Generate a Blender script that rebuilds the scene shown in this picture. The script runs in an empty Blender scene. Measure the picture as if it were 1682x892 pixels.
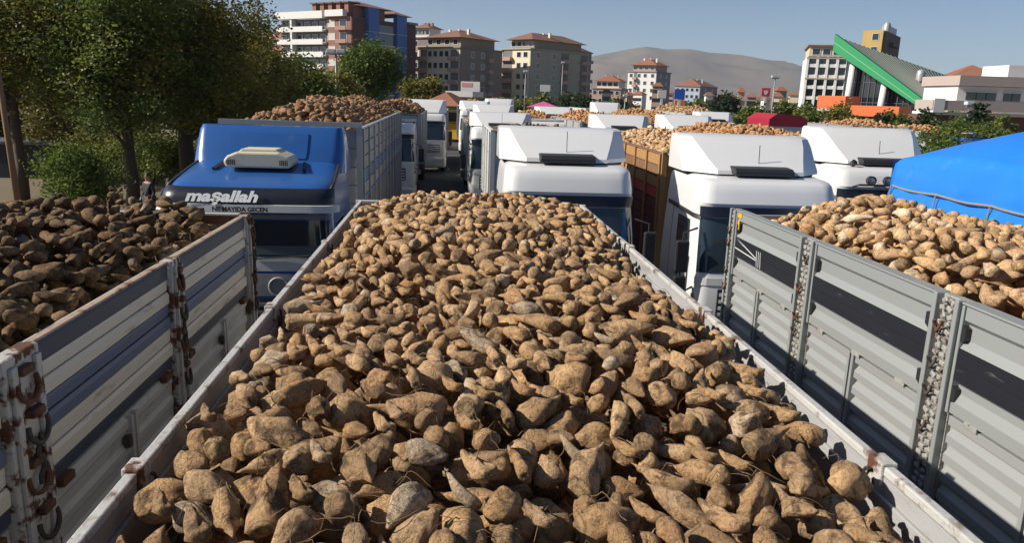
import bpy, bmesh, math, random
import numpy as np
from mathutils import Vector, Matrix
R_ = math.radians
random.seed(7)
sc = bpy.context.scene
COL = sc.collection

# ------------------------------------------------------------------ camera
F_PX, CX, CY = 1250.0, 841.0, 446.0
CAM = np.array([0.0, 0.0, 4.6])
_fw = np.array([(740-CX)/F_PX, -(153-CY)/F_PX, -1.0]); _fw /= np.linalg.norm(_fw)
_up = -np.array([(660-CX)/F_PX, -(5900-CY)/F_PX, -1.0]); _up /= np.linalg.norm(_up)
_up -= _up.dot(_fw)*_fw; _up /= np.linalg.norm(_up)
CR = np.stack([np.cross(_fw, _up), _fw, _up])          # camera space -> world
cam = bpy.data.cameras.new('camera'); cam.sensor_width = 36.0
cam.lens = F_PX/1682*36.0; cam.clip_start = 0.05; cam.clip_end = 60000
camo = bpy.data.objects.new('camera', cam); COL.objects.link(camo)
m4 = Matrix.Identity(4)
for i in range(3):
    for j in range(3): m4[i][j] = CR[i][j]
    m4[i][3] = CAM[i]
camo.matrix_world = m4
sc.camera = camo

def ray(px, py): return CR @ np.array([(px-CX)/F_PX, -(py-CY)/F_PX, -1.0])
def onY(px, py, y): d = ray(px, py); return CAM + d*y/d[1]
def proj(p):
    c = CR.T @ (np.asarray(p, float)-CAM)
    return CX+F_PX*c[0]/-c[2], CY-F_PX*c[1]/-c[2]

# ------------------------------------------------------------------ sky, sun, exposure
SUN_EL, SUN_AZ = R_(33), R_(3)                 # from the left, a touch behind the camera
SDIR = Vector((-math.cos(SUN_EL)*math.cos(SUN_AZ), -math.cos(SUN_EL)*math.sin(SUN_AZ), math.sin(SUN_EL)))
w = bpy.data.worlds.new('World'); sc.world = w; w.use_nodes = True
nt = w.node_tree; bg = nt.nodes['Background']
sky = nt.nodes.new('ShaderNodeTexSky'); sky.sky_type = 'NISHITA'; sky.sun_disc = False
sky.sun_elevation = SUN_EL; sky.sun_rotation = math.atan2(SDIR.x, SDIR.y)
sky.altitude = 900; sky.air_density = 0.75; sky.dust_density = 0.5; sky.ozone_density = 1.8
nt.links.new(sky.outputs[0], bg.inputs[0]); bg.inputs[1].default_value = 0.063
sun = bpy.data.lights.new('sun', 'SUN'); sun.energy = 5.0; sun.angle = R_(0.53); sun.color = (1.0, 0.93, 0.82)
suno = bpy.data.objects.new('sun', sun); COL.objects.link(suno)
suno.rotation_euler = SDIR.to_track_quat('Z', 'Y').to_euler(); suno.location = (-30, -5, 40)
vs = sc.view_settings
vs.view_transform = 'Standard'; vs.look = 'None'; vs.gamma = 1.0; vs.exposure = 0.52; vs.use_curve_mapping = False
sc.cycles.volume_bounces = 0; sc.cycles.max_bounces = 6; sc.cycles.transparent_max_bounces = 16

# ------------------------------------------------------------------ materials
MATS = {}
def M(name, col, rough=0.6, metal=0.0, var=0.12, vs=2.0, dirt=None, dirt_amt=0.5, dirt_scale=2.0, bump=0.0, bs=30.0,
      stretch=(1, 1, 1), coat=0.0, spec=0.5, soft=0.12):
    if name in MATS: return MATS[name]
    m = bpy.data.materials.new(name); m.use_nodes = True
    n = m.node_tree.nodes; L = m.node_tree.links
    b = n['Principled BSDF']
    b.inputs['Roughness'].default_value = rough; b.inputs['Metallic'].default_value = metal
    b.inputs['Specular IOR Level'].default_value = spec
    if coat: b.inputs['Coat Weight'].default_value = coat; b.inputs['Coat Roughness'].default_value = 0.08
    tc = n.new('ShaderNodeTexCoord'); mp = n.new('ShaderNodeMapping'); mp.inputs['Scale'].default_value = stretch
    L.new(tc.outputs['Object'], mp.inputs[0])
    nz = n.new('ShaderNodeTexNoise'); nz.inputs['Scale'].default_value = vs; nz.inputs['Detail'].default_value = 5
    L.new(mp.outputs[0], nz.inputs['Vector'])
    c = Vector(col[:3])
    mx = n.new('ShaderNodeMix'); mx.data_type = 'RGBA'
    mx.inputs[6].default_value = (*(c*(1-var)), 1); mx.inputs[7].default_value = (*(c*(1+var)), 1)
    L.new(nz.outputs[0], mx.inputs[0]); out = mx.outputs[2]
    if dirt:
        n2 = n.new('ShaderNodeTexNoise'); n2.inputs['Scale'].default_value = dirt_scale; n2.inputs['Detail'].default_value = 8
        n2.inputs['Roughness'].default_value = 0.65
        L.new(mp.outputs[0], n2.inputs['Vector'])
        rp = n.new('ShaderNodeMapRange'); t = 0.68-0.36*dirt_amt
        rp.inputs[1].default_value = t; rp.inputs[2].default_value = t+soft
        L.new(n2.outputs[0], rp.inputs[0])
        m2 = n.new('ShaderNodeMix'); m2.data_type = 'RGBA'
        L.new(rp.outputs[0], m2.inputs[0]); L.new(out, m2.inputs[6]); m2.inputs[7].default_value = (*dirt, 1)
        out = m2.outputs[2]
        rr = n.new('ShaderNodeMapRange'); rr.inputs[3].default_value = rough; rr.inputs[4].default_value = 0.85
        L.new(rp.outputs[0], rr.inputs[0]); L.new(rr.outputs[0], b.inputs['Roughness'])
    L.new(out, b.inputs['Base Color'])
    if bump:
        n3 = n.new('ShaderNodeTexNoise'); n3.inputs['Scale'].default_value = bs; n3.inputs['Detail'].default_value = 4
        L.new(mp.outputs[0], n3.inputs['Vector'])
        bp = n.new('ShaderNodeBump'); bp.inputs['Strength'].default_value = bump; bp.inputs['Distance'].default_value = 0.02
        L.new(n3.outputs[0], bp.inputs['Height']); L.new(bp.outputs[0], b.inputs['Normal'])
    MATS[name] = m; return m

def glass_mat(name, col=(0.02, 0.03, 0.04), rough=0.06):
    if name in MATS: return MATS[name]
    m = M(name, col, rough, 0.0, 0.3, 0.7, spec=0.8); return m

RUST = (0.10, 0.038, 0.018); SOIL = (0.075, 0.05, 0.03); GRIME = (0.16, 0.135, 0.11)
white_paint = M('white paint', (0.66, 0.66, 0.655), 0.35, 0, 0.03, 1.5, GRIME, 0.08, 3, coat=0.5, stretch=(1, 1, .4), soft=.5)
white_plain = M('white plain', (0.62, 0.62, 0.60), 0.5, 0, 0.05, 1.5, GRIME, 0.2, 3, stretch=(1, 1, .4), soft=.4)
blue_paint = M('blue paint', (0.020, 0.095, 0.31), 0.3, 0, 0.1, 2, (0.10, 0.13, 0.2), 0.2, 5, coat=0.6, soft=.4)
black_plastic = M('black plastic', (0.02, 0.02, 0.022), 0.5, 0, 0.2, 3, (0.1, 0.09, 0.08), 0.15, 6, soft=.4)
grey_plastic = M('grey plastic', (0.14, 0.145, 0.15), 0.5, 0, 0.1, 3)
dark_blue = M('dark tinted visor', (0.025, 0.035, 0.055), 0.2, 0, 0.1, 3)
glass = glass_mat('window glass')
cab_glass = glass_mat('cab glass', (0.018, 0.03, 0.038), 0.05)
tyre_mat = M('tyre rubber', (0.025, 0.025, 0.025), 0.85, 0, 0.2, 6, (0.12, 0.1, 0.08), 0.35, 6, soft=.3)
rim_mat = M('rim steel', (0.35, 0.35, 0.36), 0.45, 0.6, 0.1, 5, (0.12, 0.1, 0.08), 0.3, 8)
chassis_mat = M('chassis paint', (0.05, 0.045, 0.045), 0.7, 0, 0.2, 4, RUST, 0.4, 4)
lamp_glass = M('lamp glass', (0.65, 0.67, 0.7), 0.12, 0.3, 0.05, 4)
amber = M('amber lens', (0.55, 0.2, 0.02), 0.3)
cream_plastic = M('cream plastic', (0.62, 0.57, 0.42), 0.5, 0, 0.06, 4, GRIME, 0.2, 6, soft=.4)
steel = M('galvanised steel', (0.38, 0.39, 0.39), 0.5, 0.4, 0.1, 5)

# ------------------------------------------------------------------ mesh helpers
class MB:
    def __init__(s): s.v = []; s.f = []; s.mi = []; s.cur = 0
    def quad(s, *p):
        o = len(s.v); s.v += [tuple(q) for q in p]; s.f.append(tuple(range(o, o+len(p)))); s.mi.append(s.cur); return s
    def box(s, x0, x1, y0, y1, z0, z1, mtx=None):
        o = len(s.v)
        P = [(x, y, z) for z in (z0, z1) for y in (y0, y1) for x in (x0, x1)]
        if mtx is not None: P = [tuple(mtx @ Vector(p)) for p in P]
        s.v += P
        for q in ((0, 2, 3, 1), (4, 5, 7, 6), (0, 1, 5, 4), (1, 3, 7, 5), (3, 2, 6, 7), (2, 0, 4, 6)):
            s.f.append(tuple(o+i for i in q)); s.mi.append(s.cur)
        return s
    def tube(s, pts, r, n=8, caps=True):
        pts = [Vector(p) for p in pts]
        rs = r if isinstance(r, (list, tuple)) else [r]*len(pts)
        o = len(s.v); prev = None
        for i, p in enumerate(pts):
            d = (pts[min(i+1, len(pts)-1)]-pts[max(i-1, 0)])
            d = d.normalized() if d.length > 1e-9 else Vector((0, 0, 1))
            if prev is None:
                a = d.cross(Vector((0, 0, 1)) if abs(d.z) < .9 else Vector((1, 0, 0))).normalized()
            else:
                a = (prev-d*prev.dot(d)); a = a.normalized() if a.length > 1e-6 else d.orthogonal().normalized()
            prev = a; b = d.cross(a)
            for k in range(n):
                t = 2*math.pi*k/n
                s.v.append(tuple(p+(a*math.cos(t)+b*math.sin(t))*rs[i]))
        for i in range(len(pts)-1):
            for k in range(n):
                k2 = (k+1) % n
                s.f.append((o+i*n+k, o+i*n+k2, o+(i+1)*n+k2, o+(i+1)*n+k)); s.mi.append(s.cur)
        if caps:
            s.f.append(tuple(o+k for k in range(n))[::-1]); s.mi.append(s.cur)
            e = o+(len(pts)-1)*n; s.f.append(tuple(e+k for k in range(n))); s.mi.append(s.cur)
        return s
    def prism(s, poly, axis, a, b):
        """closed polygon (list of 2-tuples) extruded along axis from a to b"""
        o = len(s.v); n = len(poly)
        for t in (a, b):
            for p, q in poly:
                s.v.append({'x': (t, p, q), 'y': (p, t, q), 'z': (p, q, t)}[axis])
        for k in range(n):
            k2 = (k+1) % n
            s.f.append((o+k, o+k2, o+n+k2, o+n+k)); s.mi.append(s.cur)
        s.f.append(tuple(o+k for k in range(n))[::-1]); s.f.append(tuple(o+n+k for k in range(n))); s.mi += [s.cur]*2
        return s
    def lathe(s, prof, c, axis='x', n=16):
        o = len(s.v)
        for r, t in prof:
            for k in range(n):
                a = 2*math.pi*k/n; u, v_ = r*math.cos(a), r*math.sin(a)
                p = {'x': (t, u, v_), 'y': (u, t, v_), 'z': (u, v_, t)}[axis]
                s.v.append((p[0]+c[0], p[1]+c[1], p[2]+c[2]))
        for i in range(len(prof)-1):
            for k in range(n):
                k2 = (k+1) % n
                s.f.append((o+i*n+k, o+i*n+k2, o+(i+1)*n+k2, o+(i+1)*n+k)); s.mi.append(s.cur)
        return s
    def build(s, name, mat, parent=None, smooth=False, bevel=0, fix=True):
        me = bpy.data.meshes.new(name); me.from_pydata(s.v, [], s.f)
        mats = mat if isinstance(mat, (list, tuple)) else [mat]
        for m in mats: me.materials.append(m)
        if len(mats) > 1: me.polygons.foreach_set('material_index', s.mi)
        if fix:
            bm = bmesh.new(); bm.from_mesh(me); bmesh.ops.recalc_face_normals(bm, faces=bm.faces); bm.to_mesh(me); bm.free()
        if smooth is True: me.shade_smooth()
        elif smooth:
            me.shade_smooth(); me.set_sharp_from_angle(angle=R_(smooth))
        o = bpy.data.objects.new(name, me); COL.objects.link(o)
        if parent is not None: o.parent = parent
        if bevel:
            bv = o.modifiers.new('bevel', 'BEVEL'); bv.width = bevel; bv.segments = 2; bv.limit_method = 'ANGLE'
        return o

def np_mesh(name, V, F, mat, parent=None, smooth=True, rnd=None, attr='rnd', crown=None):
    me = bpy.data.meshes.new(name)
    nv, nf, k = len(V), len(F), F.shape[1]
    me.vertices.add(nv); me.vertices.foreach_set('co', np.ascontiguousarray(V, np.float32).ravel())
    me.loops.add(nf*k); me.loops.foreach_set('vertex_index', np.ascontiguousarray(F, np.int32).ravel())
    me.polygons.add(nf); me.polygons.foreach_set('loop_start', np.arange(0, nf*k, k, dtype=np.int32))
    try: me.polygons.foreach_set('loop_total', np.full(nf, k, np.int32))
    except Exception: pass
    me.update(calc_edges=True); me.validate()
    if smooth: me.shade_smooth()
    me.materials.append(mat)
    if rnd is not None:
        a = me.attributes.new(attr, 'FLOAT', 'POINT'); a.data.foreach_set('value', np.ascontiguousarray(rnd, np.float32))
    if crown is not None:
        a = me.attributes.new('crown', 'FLOAT', 'POINT'); a.data.foreach_set('value', np.ascontiguousarray(crown, np.float32))
    o = bpy.data.objects.new(name, me); COL.objects.link(o)
    if parent is not None: o.parent = parent
    return o

def thing(name, label, cat, loc=(0, 0, 0), rz=0.0, group=None):
    o = bpy.data.objects.new(name, None); COL.objects.link(o); o.empty_display_size = .2
    o.location = loc; o.rotation_euler = (0, 0, rz); tag(o, label, cat, group); return o
def tag(o, label=None, cat=None, group=None, kind=None):
    if label: o['label'] = label
    if cat: o['category'] = cat
    if group: o['group'] = group
    if kind: o['kind'] = kind
    return o
def bx(name, mat, parent, *a, bevel=0): return MB().box(*a).build(name, mat, parent, bevel=bevel)
def link_copy(o, parent, loc=None):
    c = o.copy(); COL.objects.link(c); c.parent = parent
    if loc is not None: c.location = loc
    return c
def snoise(P, seed, freq, octs=3, n=6):
    """cheap smooth noise in [-1,1]: sums of sines in random directions"""
    r = np.random.RandomState(seed); out = np.zeros(len(P)); amp, tot = 1.0, 0
    for o in range(octs):
        k = r.normal(size=(n, 3)); k /= np.linalg.norm(k, axis=1, keepdims=True)
        ph = r.uniform(0, 6.283, n)
        out += amp*np.sin(P @ (k*freq*r.uniform(.7, 1.4, (n, 1))).T+ph).sum(1)/math.sqrt(n)
        tot += amp; amp *= .5; freq *= 2.1
    return out/tot

# ------------------------------------------------------------------ ground, hills
def ground_material():
    m = M('asphalt yard', (0.055, 0.054, 0.053), 0.9, 0, 0.25, 0.4, (0.10, 0.085, 0.065), 0.45, 0.25, 0.3, 60, soft=.3)
    return m
mb = MB()
gs = 40; ext = 30000
xs = [-ext, -2000, -400, -120, 40, 400, 2000, ext]; ys = [-ext, -400, -20, 60, 130, 400, 2000, ext]
for i in range(len(xs)-1):
    for j in range(len(ys)-1):
        mb.quad((xs[i], ys[j], 0), (xs[i+1], ys[j], 0), (xs[i+1], ys[j+1], 0), (xs[i], ys[j+1], 0))
earth = M('dry earth', (0.15, 0.11, 0.07), 0.95, 0, 0.3, 0.15, (0.10, 0.10, 0.045), 0.45, 0.08, soft=.25)
tag(mb.build('ground', earth), kind='structure')
tag(MB().quad((-8.0, -15, .004), (60, -15, .004), (60, 110, .004), (-8.0, 110, .004)).build('truck_yard', ground_material()), kind='structure')

def hills():
    # ridge silhouette taken from the photograph: (px, py) along the skyline, at about 5 km
    prof = [(600, 150), (700, 140), (820, 128), (940, 104), (985, 94), (1030, 86), (1062, 79), (1090, 82), (1130, 84), (1165, 92), (1200, 97),
            (1240, 99), (1275, 106), (1310, 112), (1345, 122), (1400, 135), (1480, 148), (1600, 160), (1750, 168)]
    px = np.array([p[0] for p in prof]); py = np.array([p[1] for p in prof])
    nx, ny = 180, 46
    V = np.zeros((ny, nx, 3))
    for i, x in enumerate(np.linspace(600, 1750, nx)):
        top = onY(x, np.interp(x, px, py), 5200)
        for j in range(ny):
            t = j/(ny-1)
            y = 3300+t*3000
            k = top[0]/5200
            h = top[2]*max(0, math.sin(min(t/0.633, 1)*math.pi/2))**1.25 if t < .633 else top[2]*(1-((t-.633)/.367)**2*.6)
            V[j, i] = (k*y, y, h)
    P = V.reshape(-1, 3)
    nse = snoise(P/1000, 5, 3.2, 4)
    rid = 1-2*np.abs(snoise(P/1000+3, 9, 4.5, 3))
    dz = (nse*34+rid*26)*np.clip(P[:, 2]/180, 0, 1)
    tt = np.repeat(np.linspace(0, 1, ny), nx)
    dz *= np.clip(np.abs(tt-.633)*7, .12, 1)
    P[:, 2] = np.maximum(P[:, 2]+dz, -1)-1
    idx = np.arange(nx*ny).reshape(ny, nx)
    F = np.stack([idx[:-1, :-1], idx[:-1, 1:], idx[1:, 1:], idx[1:, :-1]], -1).reshape(-1, 4)
    hm = M('bare hillside', (0.155, 0.118, 0.088), 0.95, 0, 0.3, 0.004, (0.085, 0.075, 0.055), 0.5, 0.006, soft=.2)
    tag(np_mesh('hills', P, F, hm), kind='structure')
hills()
# ------------------------------------------------------------------ sugar beets
def beet_material(name, individual, dark=0.0, pale=0.0, tint=(1, 1, 1)):
    m = bpy.data.materials.new(name); m.use_nodes = True
    n = m.node_tree.nodes; L = m.node_tree.links; b = n['Principled BSDF']
    b.inputs['Roughness'].default_value = 0.88; b.inputs['Specular IOR Level'].default_value = 0.2
    tc = n.new('ShaderNodeTexCoord')
    if individual:
        oi = n.new('ShaderNodeObjectInfo'); rnd = oi.outputs['Random']
        sclv = n.new('ShaderNodeVectorMath'); sclv.operation = 'SCALE'; sclv.inputs[0].default_value = (7.3, 3.1, 5.7)
        L.new(rnd, sclv.inputs['Scale'])
        ad = n.new('ShaderNodeVectorMath'); ad.operation = 'ADD'
        L.new(tc.outputs['Object'], ad.inputs[0]); L.new(sclv.outputs[0], ad.inputs[1]); co = ad.outputs[0]
    else:
        at = n.new('ShaderNodeAttribute'); at.attribute_name = 'rnd'; rnd = at.outputs['Fac']; co = tc.outputs['Object']
    ramp = n.new('ShaderNodeValToRGB'); cr = ramp.color_ramp
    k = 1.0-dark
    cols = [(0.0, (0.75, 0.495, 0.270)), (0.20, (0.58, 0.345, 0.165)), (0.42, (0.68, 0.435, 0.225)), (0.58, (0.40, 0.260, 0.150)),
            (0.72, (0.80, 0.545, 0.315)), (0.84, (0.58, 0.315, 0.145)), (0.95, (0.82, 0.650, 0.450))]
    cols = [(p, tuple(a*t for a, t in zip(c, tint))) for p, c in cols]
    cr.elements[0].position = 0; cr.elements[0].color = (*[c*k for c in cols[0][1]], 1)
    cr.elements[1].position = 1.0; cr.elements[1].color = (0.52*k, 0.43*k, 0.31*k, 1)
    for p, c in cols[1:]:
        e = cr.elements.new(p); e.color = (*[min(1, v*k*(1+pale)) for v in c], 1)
    L.new(rnd, ramp.inputs[0])
    def noise(scale, detail=5, rough=.6, dist=0):
        z = n.new('ShaderNodeTexNoise'); z.inputs['Scale'].default_value = scale; z.inputs['Detail'].default_value = detail
        z.inputs['Roughness'].default_value = rough; z.inputs['Distortion'].default_value = dist
        L.new(co, z.inputs['Vector']); return z.outputs[0]
    def mix(fac, a, bcol, blend='MIX'):
        x = n.new('ShaderNodeMix'); x.data_type = 'RGBA'; x.blend_type = blend
        if isinstance(fac, float): x.inputs[0].default_value = fac
        else: L.new(fac, x.inputs[0])
        L.new(a, x.inputs[6])
        if isinstance(bcol, tuple): x.inputs[7].default_value = (*bcol, 1)
        else: L.new(bcol, x.inputs[7])
        return x.outputs[2]
    def rng(v, a, b_, c=0., d=1.):
        r = n.new('ShaderNodeMapRange'); L.new(v, r.inputs[0])
        for i, t in zip((1, 2, 3, 4), (a, b_, c, d)): r.inputs[i].default_value = t
        return r.outputs[0]
    c = ramp.outputs[0]
    c = mix(rng(noise(14, 3), .35, .7, 0, .5), c, (0.46*k, 0.26*k, 0.115*k))         # warmer skin patches
    c = mix(rng(noise(9, 6, .65, .6), .515-.06*dark+.05*pale, .625, 0, .87), c, (0.085*k, 0.056*k, 0.034*k))     # caked soil
    c = mix(rng(noise(60, 5, .75, .4), .50, .64, 0, .70), c, (0.10*k, 0.064*k, 0.036*k))        # specks and scratches
    c = mix(rng(noise(22, 5, .7, 1.0), .60, .70, 0, .5), c, (0.78*k, 0.63*k, 0.41*k))       # scraped pale flesh
    ca = n.new('ShaderNodeAttribute'); ca.attribute_name = 'crown'
    sn_ = n.new('ShaderNodeMath'); sn_.operation = 'SINE'; ml = n.new('ShaderNodeMath'); ml.operation = 'MULTIPLY'; ml.inputs[1].default_value = 17
    L.new(ca.outputs['Fac'], ml.inputs[0]); L.new(ml.outputs[0], sn_.inputs[0])
    c = mix(rng(ca.outputs['Fac'], .05, .5, 0, .5), c, (0.34*k, 0.24*k, 0.13*k))          # rough topped crown
    rg = n.new('ShaderNodeMath'); rg.operation = 'MULTIPLY'; L.new(rng(sn_.outputs[0], -.2, 1, 0, .5), rg.inputs[0]); L.new(rng(ca.outputs['Fac'], .1, .4), rg.inputs[1])
    c = mix(rg.outputs[0], c, (0.08*k, 0.055*k, 0.03*k))
    c = mix(rng(noise(6, 3, .5), .44, .66, 0, .36), c, (0.16*k, 0.105*k, 0.06*k))            # broad muddy shade of soil
    L.new(c, b.inputs['Base Color'])
    h1 = noise(30, 7, .75, .6); h2 = noise(95, 4, .65)
    ad2 = n.new('ShaderNodeMath'); ad2.operation = 'MULTIPLY_ADD'; L.new(h2, ad2.inputs[0]); ad2.inputs[1].default_value = .35; L.new(h1, ad2.inputs[2])
    bp = n.new('ShaderNodeBump'); bp.inputs['Strength'].default_value = 1.0; bp.inputs['Distance'].default_value = 0.022
    L.new(ad2.outputs[0], bp.inputs['Height']); L.new(bp.outputs[0], b.inputs['Normal'])
    return m
beet_one = beet_material('sugar beet skin', True)
beet_many = beet_material('sugar beet skin heap', False)
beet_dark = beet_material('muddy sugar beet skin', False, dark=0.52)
beet_pale = beet_material('pale sugar beet skin', False, dark=-0.1, pale=0.12)
beet_red = beet_material('reddish beet skin', False, dark=-0.02, tint=(1.0, .80, .66))
beet_brown = beet_material('brown beet skin', False, dark=0.30, tint=(1.0, .88, .85))

def ico(sub):
    bm = bmesh.new(); bmesh.ops.create_icosphere(bm, subdivisions=sub, radius=1)
    V = np.array([v.co[:] for v in bm.verts]); F = np.array([[v.index for v in f.verts] for f in bm.faces]); bm.free()
    return V/np.linalg.norm(V, axis=1, keepdims=True), F
ICO = {k: ico(k) for k in (1, 2, 3, 4)}
NV = 22
def beet_shape(D, i):
    """unit directions -> vertex positions of beet variant i; the root axis runs along +x, crown at -x"""
    r = np.random.RandomState(100+i)
    kind = ['round', 'cone', 'long', 'fork', 'cone', 'round', 'cone', 'fork', 'cone', 'long', 'round'][i % 11]
    t = D[:, 0]; yz = np.maximum(np.sqrt(1-np.clip(t, -1, 1)**2), 1e-6); c, s = D[:, 1]/yz, D[:, 2]/yz
    L, R, tap = {'cone': (.122, .070, .46), 'round': (.090, .074, .22), 'long': (.152, .052, .40), 'fork': (.116, .068, .32)}[kind]
    L *= r.uniform(.88, 1.15); R *= r.uniform(.88, 1.14)
    u = (t+1)/2
    rad = yz*(1-tap*np.clip(u, 0, 1)**1.2)
    if kind != 'round': rad *= np.where(t > .35, 1-.34*np.clip((t-.35)/.65, 0, 1)**1.1, 1)
    ax = t.copy()
    cut = r.uniform(-.86, -.62)                                    # topped crown
    ax = np.where(ax < cut, cut+(ax-cut)*.22, ax)
    if r.rand() < .65:
        c2 = r.uniform(.66, .86); ax = np.where(ax > c2, c2+(ax-c2)*.35, ax)
    ang = np.arctan2(s, c)
    g = .10*np.exp(-((np.abs(ang)-r.uniform(1.2, 1.9))/.28)**2)*np.clip(1-t*t*1.1, 0, 1)       # root furrows
    rad *= 1-g
    rad *= 1+.05*np.sin(ang*r.randint(4, 8)+r.uniform(0, 6)+t*2.5+1.5*np.sin(t*3+i))*np.clip(1-t*t, 0, 1)
    rad *= 1+.022*np.sin(t*13+r.uniform(0, 6)+1.6*np.sin(ang+i))
    P = np.stack([ax*L, c*rad*R*r.uniform(.86, 1.12), s*rad*R], 1)
    if kind == 'fork':
        P[:, 1] += np.where(t > .1, (t-.1)*.055*np.sign(np.sin(ang*1.0)+.001)*np.abs(np.sin(ang)), 0)
    nn = D*1.0
    P += nn*(snoise(D*1.0, 300+i, 2.6, 2)*.0140)[:, None]
    P += nn*(snoise(D*1.0, 700+i, 8.5, 2)*.0058)[:, None]
    a = r.uniform(-.16, .16); P[:, 2] += a*P[:, 0]**2/.1; P[:, 1] += r.uniform(-.12, .12)*P[:, 0]*np.abs(P[:, 0])/.1
    # broken tail root
    tl = np.clip((t-.80)/.2, 0, 1); P[:, 0] += tl**2*(.030 if kind != 'round' else .010)*r.uniform(0, 1.5)
    return P
BEET = {k: [beet_shape(ICO[k][0], i) for i in range(NV)] for k in (1, 2, 3, 4)}
CROWN = {k: np.clip((-ICO[k][0][:, 0]-.55)/.45, 0, 1) for k in ICO}
BEET_ME = []
for i in range(NV):
    me = bpy.data.meshes.new('sugar_beet'); V, F = BEET[4][i] if False else BEET[3][i], ICO[3][1]
    me.from_pydata(V.tolist(), [], F.tolist()); me.shade_smooth(); me.materials.append(beet_one); a_ = me.attributes.new('crown', 'FLOAT', 'POINT'); a_.data.foreach_set('value', CROWN[3].astype(np.float32)); BEET_ME.append(me)

def euler(a, b, c):
    ca, sa, cb, sb, cc, sc_ = math.cos(a), math.sin(a), math.cos(b), math.sin(b), math.cos(c), math.sin(c)
    return np.array([[cc, -sc_, 0], [sc_, cc, 0], [0, 0, 1]]) @ np.array([[cb, 0, sb], [0, 1, 0], [-sb, 0, cb]]) @ np.array([[1, 0, 0], [0, ca, -sa], [0, sa, ca]])

RES = 0.016
def make_pool(n, seed, smin, smax):
    r = np.random.RandomState(seed); pool = []
    for k in range(n):
        i = r.randint(NV); s = r.uniform(smin, smax)*(r.uniform(.55, .8) if r.rand() < .22 else 1)
        Rm = euler(r.uniform(0, 6.283), r.normal(0, .42), r.uniform(0, 6.283))
        P = (BEET[4][i]*s) @ Rm.T
        h = int(np.abs(P[:, :2]).max()/RES)+1; n_ = 2*h+1
        lo = np.full((n_, n_), np.inf); up = np.full((n_, n_), -np.inf)
        ix = np.clip(np.round(P[:, 0]/RES).astype(int)+h, 0, n_-1); iy = np.clip(np.round(P[:, 1]/RES).astype(int)+h, 0, n_-1)
        np.minimum.at(lo, (ix, iy), P[:, 2]); np.maximum.at(up, (ix, iy), P[:, 2])
        pool.append((i, s, Rm, h, lo, up, np.isfinite(lo)))
    return pool
def deposit(x0, x1, y0, y1, target, depth, nmax, seed, smin=.85, smax=1.25, sink=.014):
    """drop beets one by one on a height map until the heap has the wanted surface"""
    r = np.random.RandomState(seed); pool = make_pool(260, seed+1, smin, smax)
    nx, ny = int((x1-x0)/RES), int((y1-y0)/RES)
    gx, gy = np.meshgrid(x0+(np.arange(nx)+.5)*RES, y0+(np.arange(ny)+.5)*RES, indexing='ij')
    T = target(gx, gy); H = T-depth; own = np.full(H.shape, -1, int)
    out = []; fail = 0
    while len(out) < nmax and fail < 160:
        ix = r.randint(6, nx-6, 30); iy = r.randint(6, ny-6, 30)
        d = (T-H)[ix, iy]; b = int(np.argmax(d))
        if d[b] < .035: fail += 1; continue
        best = None
        for q in r.randint(0, len(pool), 5):
            i, s, Rm, h, lo, up, ok = pool[q]
            cx = min(max(ix[b], h), nx-h-1); cy = min(max(iy[b], h), ny-h-1)
            sub = H[cx-h:cx+h+1, cy-h:cy+h+1]
            z = float((sub-lo).max())-sink
            gap = float((z+lo[ok]-sub[ok]).mean()); over = max(0., float((z+up[ok]).max()-T[cx, cy]-.045))
            sc_ = gap+over*1.6
            if best is None or sc_ < best[0]: best = (sc_, q, cx, cy, z, over)
        _, q, cx, cy, z, over = best
        if over > .075: fail += 1; continue
        fail = 0
        i, s, Rm, h, lo, up, ok = pool[q]
        sub = H[cx-h:cx+h+1, cy-h:cy+h+1]; osub = own[cx-h:cx+h+1, cy-h:cy+h+1]
        new = z+up; msk = new > sub; sub[msk] = new[msk]; osub[msk] = len(out)
        out.append((i, s, Rm, np.array([x0+(cx+.5)*RES, y0+(cy+.5)*RES, z]), int(ok.sum())))
    vis = np.bincount(own[own >= 0], minlength=len(out))
    return out, vis, (gx, gy, H)
def join_beets(items, lod, extra=None, seed=0):
    F0 = ICO[lod][1]; n = len(BEET[lod][0])
    V = np.concatenate([(BEET[lod][i]*s) @ Rm.T+p for i, s, Rm, p, *_ in items])
    F = np.concatenate([F0+k*n for k in range(len(items))])
    rr = np.repeat(np.random.RandomState(seed).rand(len(items)), n)
    if extra is not None:
        V2, F2 = extra; F = np.concatenate([F, F2+len(V)]); V = np.concatenate([V, V2]); rr = np.concatenate([rr, np.full(len(V2), .58)])
    cw = np.tile(CROWN[lod], len(items)); cw = np.concatenate([cw, np.zeros(len(V)-len(cw))])
    return V, F, rr, cw
def sheet(fn, x0, x1, y0, y1, nx=24, ny=60):
    xs, ys = np.linspace(x0, x1, nx), np.linspace(y0, y1, ny)
    gx, gy = np.meshgrid(xs, ys, indexing='ij'); z = fn(gx, gy)
    V = np.stack([gx, gy, z], -1).reshape(-1, 3); idx = np.arange(nx*ny).reshape(nx, ny)
    a, b, c, d = idx[:-1, :-1].ravel(), idx[1:, :-1].ravel(), idx[1:, 1:].ravel(), idx[:-1, 1:].ravel()
    return V, np.concatenate([np.stack([a, b, c], 1), np.stack([a, c, d], 1)])
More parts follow.
